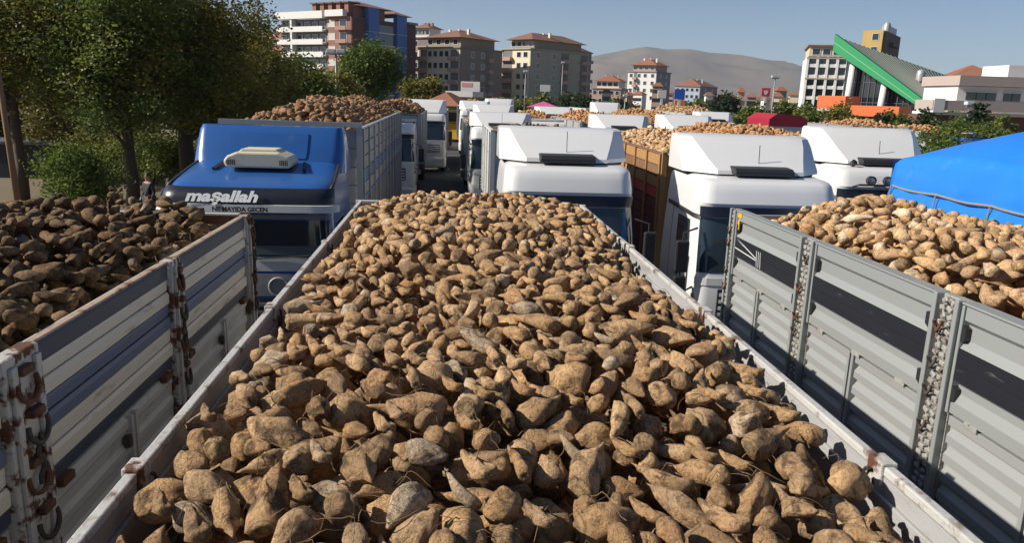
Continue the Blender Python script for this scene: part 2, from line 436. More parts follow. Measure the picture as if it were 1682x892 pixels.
def scatter_heap(fn, x0, x1, y0, y1, step, lod, seed, size=1.15, parent=None):
    r = np.random.RandomState(seed); items = []
    for lay, zo in ((0, -.06), (1, .0)):
        for x in np.arange(x0+step*.5, x1, step):
            for y in np.arange(y0+step*.5, y1, step*1.15):
                px, py = x+r.uniform(-.5, .5)*step, y+r.uniform(-.5, .5)*step
                px = min(max(px, x0+.08), x1-.08)
                items.append((r.randint(NV), size*r.uniform(.75, 1.15), euler(r.uniform(0, 6.28), r.normal(0, .45), r.uniform(0, 6.28)),
                              np.array([px, py, float(fn(px, py))+zo+r.uniform(-.03, .03)])))
    return join_beets(items, lod, sheet(lambda a, b: fn(a, b)-.10, x0+.01, x1-.01, y0+.01, y1-.01, 14, 40), seed)

# ---- the middle heap (the one the camera looks along)
RAIL = 3.40
BX0, BX1, BY0, BY1 = -0.965, 1.495, 1.15, 8.60
def mid_surface(x, y):
    u = np.clip((x-BX0)/(BX1-BX0), 0, 1); c = np.sin(np.pi*u)**.75
    t = np.clip((y-1.6)/6.2, 0, 1)
    edge = -.15+.09*t; crown = .02+.10*t
    z = RAIL+edge+(crown-edge)*c
    z = z+.035*np.sin(x*3.1+y*1.3)+.03*np.sin(y*2.3-x*1.7+1)
    end = np.clip((8.60-y)/.9, 0, 1); z = z-.13*(1-end)**2
    left_far = np.clip((y-7.2)/1.2, 0, 1)*np.clip((-.25-x)/.6, 0, 1); z = z-.18*left_far
    return z
items, vis, (GX, GY, GH) = deposit(BX0, BX1, BY0, BY1, mid_surface, .34, 2600, 11, .76, 1.40)
score = []
for k, it in enumerate(items):
    p = it[3]; u, v = proj(p); d = np.linalg.norm(p-CAM); fr = vis[k]/max(1, it[4])
    inside = -30 < u < 1712 and 200 < v < 930
    score.append((vis[k]/d**2*(1 if inside and fr > .25 else 0)))
order = np.argsort(score)[::-1]; near = set(int(k) for k in order[:300])
rest = [it for k, it in enumerate(items) if k not in near]
BG = 'sugar beets lying on the near part of the heap in the middle trailer'
for k in sorted(near):
    i, s, Rm, p, _ = items[k]
    o = bpy.data.objects.new('sugar_beet', BEET_ME[i]); COL.objects.link(o)
    mm = Matrix([list(Rm[0]*s)+[p[0]], list(Rm[1]*s)+[p[1]], list(Rm[2]*s)+[p[2]], [0, 0, 0, 1]]); o.matrix_world = mm
    tag(o, 'muddy tan sugar beet lying on the near part of the heap in the middle trailer', 'sugar beet', BG)
V, F, rr, cw = join_beets(rest, 2, sheet(lambda a, b: mid_surface(a, b)-.30, BX0+.005, BX1-.005, BY0, BY1-.01), 21)
tag(np_mesh('sugar_beet_heap', V, F, beet_many, rnd=rr, crown=cw), 'heap of tan sugar beets filling the middle trailer behind the nearest beets', 'beet heap', kind='stuff')

def strands(n, seed, region, H, GX, GY, cam_bias=2.0):
    """thin broken rootlets and dry leaf scraps lying on the heap"""
    r = np.random.RandomState(seed); mb = MB(); x0, x1, y0, y1 = region
    for k in range(n):
        y = y0+(y1-y0)*r.rand()**cam_bias; x = r.uniform(x0, x1)
        i = min(max(int((x-GX[0, 0])/RES), 1), H.shape[0]-2); j = min(max(int((y-GY[0, 0])/RES), 1), H.shape[1]-2)
        z = H[i, j]; a = r.uniform(0, 6.28); ln = r.uniform(.05, .17); cv = r.uniform(-1.4, 1.4)
        if r.rand() < 2:
            pts = []
            px, py = x, y
            for q in range(9):
                ii = min(max(int((px-GX[0, 0])/RES), 0), H.shape[0]-1); jj = min(max(int((py-GY[0, 0])/RES), 0), H.shape[1]-1)
                zq = .5*zq+.5*max(H[ii, jj], z-.03) if q else z
                pts.append((px, py, zq+.004+.022*math.sin(q*.39)))
                px += math.cos(a)*ln/8; py += math.sin(a)*ln/8; a += cv/6
            rad = r.uniform(.0010, .0024); mb.tube(pts, [rad*(1-.08*q) for q in range(9)], 3, False)
        else:
            wd = r.uniform(.006, .014); L = ln*.6; b = a+1.57; tw = r.uniform(-.02, .03)
            P = []
            for q in range(4):
                t = q/3; bw = wd*(.4+1.2*t*(1-t)*2)
                cx, cy, cz = x+math.cos(a)*L*t, y+math.sin(a)*L*t, z+.012+.03*math.sin(t*3.1)*r.rand()
                P.append(((cx-math.cos(b)*bw, cy-math.sin(b)*bw, cz+tw), (cx+math.cos(b)*bw, cy+math.sin(b)*bw, cz-tw*.5)))
            for q in range(3): mb.quad(P[q][0], P[q][1], P[q+1][1], P[q+1][0])
    return mb
dry = M('dry rootlets', (0.20, 0.125, 0.065), 0.9, 0, 0.6, 8)
tag(strands(420, 5, (BX0+.1, BX1-.1, 1.4, 7.0), GH, GX, GY).build('root_scraps', dry, smooth=True, fix=False),
    'thin brown rootlets strewn over the middle beet heap', 'root scraps', kind='stuff')

# ---- left and right heaps
LX0, LX1, LY0, LY1 = -4.42, -2.02, 2.2, 7.45
def left_surface(x, y):
    u = np.clip((x-LX0)/(LX1-LX0), 0, 1); c = np.sin(np.pi*u)**.7
    z = RAIL-.15+.28*c+.04*np.sin(x*2.6+y*1.9)+.03*np.sin(y*3.3-x)
    return z-.12*np.clip((y-6.6)/.9, 0, 1)**2*np.clip((x+3.2)/1., 0, 1)
it2, v2, g2 = deposit(LX0, LX1, LY0, LY1, left_surface, .24, 1300, 31, .8, 1.2)
V, F, rr, cw = join_beets(it2, 2, sheet(lambda a, b: left_surface(a, b)-.22, LX0+.005, LX1-.005, LY0, LY1-.01), 22)
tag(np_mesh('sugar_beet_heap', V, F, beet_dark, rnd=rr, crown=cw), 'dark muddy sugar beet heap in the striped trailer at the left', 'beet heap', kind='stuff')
RX0, RX1, RY0, RY1 = 3.37, 5.77, 2.6, 8.45
def right_surface(x, y):
    u = np.clip((x-RX0)/(RX1-RX0), 0, 1); c = np.sin(np.pi*u**.9)**.7
    z = RAIL-.12+.24*c+.045*np.sin(x*2.9+y*1.5+1)+.03*np.sin(y*3.1-x)
    return z-.26*np.clip((y-7.3)/1.15, 0, 1)**2*np.clip((5.0-x)/1.6, 0, 1)
it3, v3, g3 = deposit(RX0, RX1, RY0, RY1, right_surface, .24, 1400, 41, .95, 1.4)
V, F, rr, cw = join_beets(it3, 2, sheet(lambda a, b: right_surface(a, b)-.22, RX0+.005, RX1-.005, RY0, RY1-.01), 23)
tag(np_mesh('sugar_beet_heap', V, F, beet_pale, rnd=rr, crown=cw), 'pale clean sugar beet heap in the grey ribbed trailer at the right', 'beet heap', kind='stuff')
# ------------------------------------------------------------------ the three near trailers
def _at(s, T):
    l = T.location; s.v = [(a-l[0], b-l[1], c-l[2]) for a, b, c in s.v]; return s
MB.at = _at
rail_light = M('weathered rail paint', (0.44, 0.43, 0.405), 0.6, 0, 0.15, 3, (0.15, 0.105, 0.075), 0.38, 7, 0.2, 40, soft=.1)
wall_grey = M('scuffed grey wall', (0.33, 0.33, 0.33), 0.6, 0, 0.15, 2, (0.16, 0.13, 0.10), 0.36, 4, 0.2, 40, stretch=(1, .35, 1), soft=.2)
rust_wall = M('rusty brown steel', (0.13, 0.07, 0.045), 0.85, 0, 0.3, 3, (0.06, 0.03, 0.02), 0.5, 5, 0.3, 30)
cream = M('stained cream panel', (0.60, 0.555, 0.47), 0.55, 0, 0.10, 2.0, (0.19, 0.12, 0.075), 0.36, 5, 0.15, 30, stretch=(1, .3, 1.6), soft=.16)
cream_lo = M('worn cream lower panel', (0.44, 0.43, 0.40), 0.6, 0, 0.12, 2.5, (0.2, 0.15, 0.11), 0.35, 6, 0.2, 30, stretch=(1, .5, 1), soft=.25)
navy = M('faded navy stripe', (0.045, 0.052, 0.075), 0.55, 0, 0.15, 3, (0.14, 0.13, 0.13), 0.22, 8, stretch=(1, .3, 1.5), soft=.2)
slate_blue = M('faded blue stripe', (0.105, 0.13, 0.20), 0.55, 0, 0.12, 3, (0.2, 0.19, 0.19), 0.2, 8, stretch=(1, .3, 1.5), soft=.2)
post_rust = M('flaking white post', (0.44, 0.42, 0.39), 0.65, 0, 0.12, 4, RUST, 0.50, 7, 0.4, 30, soft=.06)
rust = M('rust', (0.11, 0.045, 0.022), 0.9, 0, 0.45, 9, (0.04, 0.022, 0.015), 0.4, 14, 0.4, 60)
old_iron = M('old iron', (0.06, 0.05, 0.045), 0.7, 0.3, 0.35, 9, RUST, 0.4, 12, 0.3, 60)
grey_panel = M('grey coated panel', (0.275, 0.29, 0.285), 0.42, 0.15, 0.05, 1.5, (0.22, 0.21, 0.19), 0.22, 3, stretch=(1, .25, 1), soft=.35)
grey_lo = M('grey lower panel', (0.295, 0.305, 0.30), 0.4, 0.15, 0.06, 1.5, (0.2, 0.19, 0.17), 0.28, 4, stretch=(1, .3, 1), soft=.3)
black_stripe = M('black stripe', (0.016, 0.017, 0.022), 0.4, 0, 0.2, 3, (0.12, 0.12, 0.12), 0.16, 9, stretch=(1, .3, 1.5), soft=.15)
worn_steel = M('worn latch steel', (0.36, 0.35, 0.32), 0.55, 0.25, 0.15, 8, (0.11, 0.075, 0.05), 0.45, 18, 0.3, 60, soft=.1)

top_tan = M('worn tan edge', (.36, .27, .2), .7, 0, .2, 5, RUST, .4, 9)
def wheel(parent, x, y, r=.5, wd=.3, name='wheel'):
    s = 1 if x > 0 else -1
    prof = [(r*.56, -wd/2), (r*.93, -wd/2), (r, -wd*.32), (r, wd*.32), (r*.93, wd/2), (r*.56, wd/2)]
    l = parent.location
    t = MB().lathe(prof, (x, y, r), 'x', 20).build(name, tyre_mat, parent, smooth=40)
    MB().lathe([(.01, wd*.18*s), (r*.2, wd*.3*s), (r*.35, wd*.18*s), (r*.52, wd*.25*s), (r*.57, wd*.42*s)], (x, y, r), 'x', 20).build('rim', rim_mat, t, smooth=40)
    return t
def running_gear(T, w, y0, y1, axles, ztop=1.15):
    MB().box(-.45, -.33, y0+.1, y1-.1, .75, ztop-.12).box(.33, .45, y0+.1, y1-.1, .75, ztop-.12).build('chassis_beam', chassis_mat, T)
    for a in axles:
        for s in (-1, 1): wheel(T, s*(w/2-.2), a)

# middle trailer -----------------------------------------------------------
mid = thing('cargo_trailer', 'middle trailer with pale worn side rails, heaped with beets, seen from above', 'trailer', (0.265, 4.6, 0))
MB().box(-1.0, 1.53, .3, 8.66, 1.17, 1.29).at(mid).build('floor', rust_wall, mid)
for nm, xa, xb in (('left', -1.004, -.972), ('right', 1.502, 1.534)):
    ws = MB().box(xa, xb, .3, 8.6, 1.30, 3.364).at(mid).build('side_wall', wall_grey, mid)
    # the wall is capped by rail lengths; the rail ends meet at rusty brackets
    cuts = [.3, 2.32, 4.22, 6.15, 8.62]
    sg = -1 if xa < 0 else 1
    for a, b in zip(cuts[:-1], cuts[1:]):
        j = random.uniform(-.004, .004)
        MB().box(xa-.003, xb+.003, a+.012, b-.012, 3.366, 3.40+j).at(mid).build('rail', rail_light, mid, bevel=.006)
    for c in cuts[1:-1]:
        br = MB().box(xa-.014, xb+.014, c-.045, c+.045, 3.325, 3.392+.02).at(mid).build('rail_bracket', post_rust, mid, bevel=.006)
        MB().tube([(xa-.03*sg*0+(xb+.03 if sg < 0 else xa-.03), c, 3.36+.05*math.cos(t)) if False else ((xb+.03 if sg < 0 else xa-.03), c+.035*math.sin(t), 3.33+.045*math.cos(t)) for t in np.linspace(0, 5.2, 10)], .006, 6).at(mid).build('ring', old_iron, br)
    for k in range(5):      # upright stiffeners on the outside, long horizontal rib inside
        y = .5+k*2.0
        xo = xa-.045 if sg < 0 else xb+.003
        MB().box(xo, xo+.042, y, y+.1, 1.3, 3.34).at(mid).build('post', post_rust, mid)
    xi = xb+.001 if sg < 0 else xa-.016
    MB().box(xi, xi+.015, .35, 8.55, 3.255, 3.30).at(mid).build('rib', wall_grey, mid, bevel=.004)
MB().box(-1.03, 1.56, 8.61, 8.66, 1.3, 3.352).at(mid).build('tailgate', rust_wall, mid)
MB().box(-1.045, 1.575, 8.625, 8.685, 3.354, 3.392).at(mid).build('tailgate_rail', rail_light, mid, bevel=.006)
MB().box(-1.03, 1.56, .25, .30, 1.3, 3.35).at(mid).build('front_wall', wall_grey, mid)
running_gear(mid, 2.5, -4.2, 4.0, (-2.6, 1.7, 3.0))

# left trailer ---------------------------------------------------------------
lt = thing('cargo_trailer', 'rusty cream and blue striped trailer wall at the left with flaking white posts', 'trailer', (-3.2, 4.4, 0))
X = -1.94
MB().box(-4.48, -1.95, 1.0, 7.52, 1.17, 1.29).at(lt).build('floor', rust_wall, lt)
posts = [1.45, 3.42, 5.41, 7.43]
hw = {1.45: .1, 3.42: .15, 5.41: .085, 7.43: .075}
bands = [(3.272, 3.384, navy), (3.186, 3.268, cream), (3.095, 3.182, cream), (3.008, 3.090, slate_blue), (2.920, 3.004, slate_blue),
         (2.818, 2.915, cream), (2.716, 2.814, cream), (2.628, 2.712, navy)]
for a, b in zip(posts[:-1], posts[1:]):
    y0, y1 = a+hw[a]+.004, b-hw[b]-.004
    sp = MB().box(X-.072, X-.034, y0, y1, 2.62, 3.384).at(lt).build('side_panel', cream, lt)
    for k, (z0, z1, m) in enumerate(bands):
        h = z1-z0
        prof = [(X-.032, z0), (X-.004-.012*(k % 2), z0+.008), (X-.002-.010*(k % 2), z1-.022), (X-.014, z1), (X-.032, z1)]
        MB().prism(prof, 'y', y0+.004, y1-.004).at(lt).build('board', m, sp)
    lp = MB().box(X-.072, X-.03, y0, y1, 1.35, 2.606).at(lt).build('lower_panel', cream_lo, lt)
    for k in range(7):
        z0 = 2.50-k*.16
        MB().prism([(X-.029, z0), (X-.006, z0+.03), (X-.006, z0+.075), (X-.029, z0+.10)], 'y', y0+.05, y1-.05).at(lt).build('rib', cream_lo, lp)
    ym = (y0+y1)/2+.12
    MB().box(X-.029, X+.012, ym-.045, ym-.01, 1.36, 2.60).box(X-.029, X+.012, ym+.02, ym+.055, 1.36, 2.60).at(lt).build('stile', cream_lo, lp)
    for z in (2.42, 2.20):
        MB().box(X-.02, X+.022, ym-.115, ym-.07, z, z+.075).at(lt).build('hinge', old_iron, lp, bevel=.006)
    for yy in (y0+.10, y1-.22):
        MB().box(X-.028, X+.02, yy, yy+.12, 2.585, 2.632).at(lt).build('hinge', rust, lp, bevel=.005)
    MB().box(X-.040, X+.004, y0, y1, 3.388, 3.402).at(lt).build('top_edge', top_tan, lt, bevel=.004)
for py in posts:
    h = hw[py]
    pf = MB().box(X-.06, X+.028, py-h, py+h, 1.3, 3.402).at(lt).build('post', post_rust, lt, bevel=.012)
    MB().box(X+.029, X+.05, py-h*.82, py-h*.52, 1.35, 3.36).box(X+.029, X+.05, py+h*.52, py+h*.82, 1.35, 3.36).at(lt).build('flange', post_rust, pf, bevel=.004)
    for k, z in enumerate((3.27, 3.05, 2.82, 2.56)):
        yy = py+h*(.15 if k % 2 else -.15)
        arc = [(X+.055+.012*math.sin(t), yy+h*.55*math.cos(t), z-.075+.085*(-math.sin(t)) if False else z-.02-.075*math.sin(t)) for t in np.linspace(-.35, math.pi+.35, 12)]
        MB().tube(arc, .0125, 7).at(lt).build('hook', old_iron if k % 2 else rust, pf)
        MB().box(X+.03, X+.07, yy-h*.35, yy+h*.35, z+.035, z+.075).at(lt).build('latch_block', rust, pf, bevel=.008)
    MB().tube([(X+.062, py+h*.3*(-1)**(q//3 % 2)*.4, 3.0-.022*q) for q in range(12)], .011, 6).at(lt).build('chain', old_iron, pf)
for xa in (-4.48,): MB().box(xa, xa+.055, 1.0, 7.5, 1.3, 3.39).at(lt).build('side_wall', cream_lo, lt)
MB().box(-4.42, -2.02, 7.462, 7.52, 1.3, 3.375).at(lt).build('tailgate', M('red brown tailgate', (0.19, 0.075, 0.04), .75, 0, .25, 3, (.07, .04, .03), .4, 5), lt)
MB().box(-4.42, -2.02, 7.455, 7.53, 3.378, 3.40).at(lt).build('tailgate_rail', rail_light, lt, bevel=.004)
MB().box(-4.42, -2.02, 1.0, 1.06, 1.3, 3.39).at(lt).build('front_wall', cream_lo, lt)
running_gear(lt, 2.5, -3.2, 3.1, (-2.1, 1.2, 2.5))

# right trailer --------------------------------------------------------------
rt = thing('cargo_trailer', 'grey ribbed metal trailer with a black stripe at the right, posts with latch racks', 'trailer', (4.58, 4.6, 0))
X = 3.28
MB().box(3.29, 5.84, .7, 8.5, 1.17, 1.29).at(rt).build('floor', rust_wall, rt)
posts = [.75, 2.58, 4.57, 6.58, 8.44]; H = .135
hh = {p: H for p in posts}; hh[8.44] = .075
def zx(lst): return [(X+d, z) for z, d in lst]
profA = zx([(3.395, .075), (3.395, 0), (3.300, 0), (3.268, .036), (3.168, .036), (3.112, .0), (3.112, .075)])
profB = zx([(3.108, .075), (3.108, -.003), (3.004, -.003), (3.000, .004), (2.996, -.003), (2.892, -.003), (2.892, .075)])
profC = zx([(2.888, .075), (2.888, 0), (2.868, .034), (2.812, .034), (2.752, 0), (2.672, 0), (2.672, .075)])
for a, b in zip(posts[:-1], posts[1:]):
    y0, y1 = a+hh[a]+.004, b-hh[b]-.004
    sp = MB().box(X+.077, X+.09, y0, y1, 2.66, 3.395).at(rt).build('side_panel', grey_panel, rt)
    for pr, m in ((profA, grey_panel), (profB, black_stripe), (profC, grey_panel)):
        MB().prism(pr, 'y', y0+.03, y1-.03).at(rt).build('board', m, sp)
    for yy in (y0, y1-.026):
        MB().box(X-.012, X+.076, yy, yy+.026, 2.665, 3.39).at(rt).build('end_cap', grey_panel, sp, bevel=.004)
        for z in (3.19, 2.78):
            MB().prism([(yy+.028, z-.045), (yy+.028 if yy == y0 else yy-.002, z+.075), (yy+.07 if yy == y0 else yy-.04, z+.06), (yy+.07 if yy == y0 else yy-.04, z-.02)], 'x', X-.008, X+.03).at(rt).build('stop', black_plastic, sp)
    MB().box(X-.016, X+.092, y0, y1, 3.397, 3.412).at(rt).build('top_edge', grey_panel, rt, bevel=.003)
    lp = MB().box(X+.05, X+.09, y0, y1, 1.35, 2.655).at(rt).build('lower_panel', grey_lo, rt)
    ym = (y0+y1)/2+.06
    for ya, yb in ((y0+.03, ym-.05), (ym+.05, y1-.03)):
        MB().box(X+.005, X+.049, ya, yb, 2.585, 2.65).at(rt).build('frame_bar', grey_lo, lp, bevel=.004)
        for k in range(8):
            z0 = 2.575-k*.135
            MB().prism([(X+.049, z0-.125), (X+.010, z0-.115), (X+.010, z0-.06), (X+.047, z0-.012), (X+.049, z0-.012)], 'y', ya, yb).at(rt).build('rib', grey_lo, lp)
    MB().box(X-.012, X+.049, ym-.045, ym-.012, 1.36, 2.652).box(X-.012, X+.049, ym+.012, ym+.045, 1.36, 2.652).at(rt).build('stile', grey_lo, lp, bevel=.003)
    for k in range(3):
        yy = y0+.25+k*(y1-y0-.5)/2
        MB().box(X-.01, X+.004, yy-.06, yy+.06, 2.645, 2.678).at(rt).build('hinge', worn_steel, lp, bevel=.003)
for n_, py in enumerate(posts):
    h = hh[py]
    pf = MB().box(X+.02, X+.09, py-h, py+h, 1.3, 3.41).at(rt).build('post', worn_steel, rt, bevel=.004)
    for s in (-1, 1):
        MB().box(X-.035, X+.019, py+s*h*.82-.02, py+s*h*.82+.02, 1.32, 3.415).at(rt).build('flange', grey_panel, pf, bevel=.006)
    if n_ == 0: continue
    rk = MB(); rr_ = random.Random(n_)
    for col in ((-.035, .035) if h > .1 else (0,)):
        z = 3.38; k = 0
        while z > 1.9:
            a = rr_.uniform(-.5, .5); m_ = Matrix.Translation((X-.002, py+col+(.008 if k % 2 else -.008), z)) @ Matrix.Rotation(a, 4, 'X')
            rk.box(-.02, .02, -.026, .026, -.017, .017, m_); z -= .052; k += 1
    rk.at(rt).build('latch_rack', worn_steel, pf, bevel=.007)
    for z in (3.2, 2.98, 2.72, 2.5):
        zz = z+rr_.uniform(-.05, .05); yo = py+rr_.choice((-.04, .04))
        arc = [(X-.035+.01*math.sin(t*2), yo+.03*math.cos(t), zz-.045*math.sin(t)) for t in np.linspace(-.6, math.pi+.8, 10)]
        MB().tube(arc, .011, 6).at(rt).build('hook', rust if rr_.random() < .6 else old_iron, pf)
yellow = M('yellow paint', (0.65, 0.36, 0.02), .5, 0, .1, 6)
MB().box(X-.008, X-.001, 8.22, 8.33, 3.335, 3.385).box(X-.008, X-.001, 8.27, 8.32, 3.20, 3.30).at(rt).build('yellow_mark', yellow, rt)
wl = M('white line', (0.5, 0.5, 0.5), .5)
em = MB()
def strip(p, q, t=.007):
    (ya, za), (yb, zb) = p, q; d = Vector((yb-ya, zb-za)).normalized()*t; n = (-d.y, d.x)
    em.quad((X-.006, ya-n[0], za-n[1]), (X-.006, yb-n[0], zb-n[1]), (X-.006, yb+n[0], zb+n[1]), (X-.006, ya+n[0], za+n[1]))
strip((8.33, 3.10), (7.72, 2.985)); strip((8.33, 2.985), (7.72, 2.965)); strip((8.33, 3.10), (8.1, 3.05))
for k in range(3): strip((7.72-.05*k, 3.07), (7.69-.05*k, 2.90))
em.at(rt).build('emblem', wl, rt, fix=False)
MB().box(5.78, 5.84, .75, 8.48, 1.3, 3.39).at(rt).build('side_wall', grey_lo, rt)
MB().box(3.37, 5.78, 8.46, 8.52, 1.3, 3.34).at(rt).build('tailgate', grey_lo, rt)
MB().box(3.37, 5.78, .70, .75, 1.3, 3.34).at(rt).build('front_wall', grey_lo, rt)
running_gear(rt, 2.5, -3.6, 3.6, (-2.4, 1.5, 2.8))
# ------------------------------------------------------------------ trucks
class Loft:
    def __init__(s, levels, bow=.05, chamfer=False): s.l = levels; s.bow = bow; s.ch = chamfer
    def par(s, z):
        l = s.l
        if z <= l[0][0]: return l[0][1:]
        for a, b in zip(l[:-1], l[1:]):
            if z <= b[0]:
                t = (z-a[0])/(b[0]-a[0]); return tuple(p+(q-p)*t for p, q in zip(a[1:], b[1:]))
        return l[-1][1:]
    def pt(s, u, z, off=0):
        w_, yf, yr, rc = s.par(z); w_ += off; yf -= off
        if u <= 1: p = (-w_, yr+(yf+rc-yr)*u)
        elif u <= 2 and s.ch: p = (-w_+rc*(u-1), yf+rc*(2-u))
        elif u <= 4 and u > 3 and s.ch: p = (w_-rc*(4-u), yf+rc*(u-3))
        elif u <= 2: a = math.pi*(1+(u-1)/2); p = (-w_+rc+rc*math.cos(a), yf+rc+rc*math.sin(a))
        elif u <= 3: p = ((-w_+rc)+(2*(w_-rc))*(u-2), yf)
        elif u <= 4: a = math.pi*(1.5+(u-3)/2); p = (w_-rc+rc*math.cos(a), yf+rc+rc*math.sin(a))
        else: p = (w_, yf+rc+(yr-yf-rc)*(u-4))
        fr = max(0., 1-(p[0]/w_)**2)*max(0., min(1., 1-(p[1]-yf)/.5))
        return (p[0], p[1]-s.bow*fr, z)
    def solid(s, mb=None):
        mb = mb or MB(); U = [0, .3, .6, .85]+[1+k/6 for k in range(7)]+[2+k/6 for k in range(1, 7)]+[3+k/6 for k in range(1, 7)]+[4.15, 4.4, 4.7, 5]
        o = len(mb.v); n = len(U); Z = [l[0] for l in s.l]
        for z in Z: mb.v += [s.pt(u, z) for u in U]
        for i in range(len(Z)-1):
            for k in range(n-1):
                mb.f.append((o+i*n+k, o+i*n+k+1, o+(i+1)*n+k+1, o+(i+1)*n+k)); mb.mi.append(0)
            mb.f.append((o+i*n, o+(i+1)*n, o+(i+1)*n+n-1, o+i*n+n-1)); mb.mi.append(0)
        mb.f.append(tuple(o+(len(Z)-1)*n+k for k in range(n))); mb.f.append(tuple(o+k for k in range(n))[::-1]); mb.mi += [0, 0]
        return mb
    def patch(s, u0, u1, z0, z1, off=.006, nu=None, nz=3, skew=0.0, mb=None):
        """raised skin piece lying on the loft"""
        mb = mb or MB(); nu = nu or max(2, int((u1-u0)*6)); o = len(mb.v)
        for j in range(nz+1):
            z = z0+(z1-z0)*j/nz
            for i in range(nu+1):
                u = u0+(u1-u0)*i/nu
                mb.v.append(s.pt(u, z+skew*(i/nu), off))
        m = nu+1
        for j in range(nz):
            for i in range(nu): mb.f.append((o+j*m+i, o+j*m+i+1, o+(j+1)*m+i+1, o+(j+1)*m+i)); mb.mi.append(0)
        # skirt back into the body
        bd = [j*m for j in range(nz+1)][::-1]+[i for i in range(1, m)]+[j*m+nu for j in range(1, nz+1)]+[nz*m+i for i in range(nu-1, 0, -1)]
        b0 = len(mb.v)
        for b in bd:
            j, i = divmod(b, m); z = z0+(z1-z0)*j/nz; u = u0+(u1-u0)*i/nu
            mb.v.append(s.pt(u, z+skew*(i/nu), -.01))
        L_ = len(bd)
        for k in range(L_):
            k2 = (k+1) % L_; mb.f.append((o+bd[k], o+bd[k2], b0+k2, b0+k)); mb.mi.append(0)
        return mb

CABW = Loft([(.95, 1.20, .03, 2.15, .22), (1.30, 1.22, .0, 2.15, .24), (1.85, 1.22, .04, 2.15, .26), (2.35, 1.20, .14, 2.15, .30), (2.82, 1.17, .26, 2.15, .34),
             (2.98, 1.165, .25, 2.15, .26), (3.02, 1.16, .23, 2.15, .26), (3.20, 1.145, .30, 2.15, .26), (3.31, 1.13, .36, 2.15, .26), (3.355, 1.11, .42, 2.15, .26), (3.385, 1.07, .54, 2.13, .26), (3.41, 1.03, .76, 2.10, .26), (3.415, .9, .95, 2.0, .2)], .03)
CABB = Loft([(.95, 1.19, .03, 2.15, .16), (1.30, 1.21, .0, 2.15, .16), (1.9, 1.21, .02, 2.15, .18), (2.85, 1.17, .10, 2.15, .22), (3.10, 1.15, .12, 2.15, .24),
             (3.20, 1.13, .20, 2.15, .26), (3.27, 1.11, .40, 2.15, .30), (3.36, 1.09, .85, 2.15, .30), (3.44, 1.06, 1.30, 2.15, .30), (3.48, 1.02, 1.55, 2.12, .25)], .04)
def fairing(top, h0=3.44, wide=1.19):
    return Loft([(h0, wide, .80, 2.18, .46), (h0+.06, wide, .82, 2.18, .46), (h0+(top-h0)*.4, wide, 1.10, 2.18, .36), (h0+(top-h0)*.72, wide-.005, 1.36, 2.18, .26), (h0+(top-h0)*.93, wide-.015, 1.58, 2.18, .19),
                 (top-.012, wide-.035, 1.70, 2.16, .16), (top, wide-.07, 1.82, 2.12, .12)], .03, True)

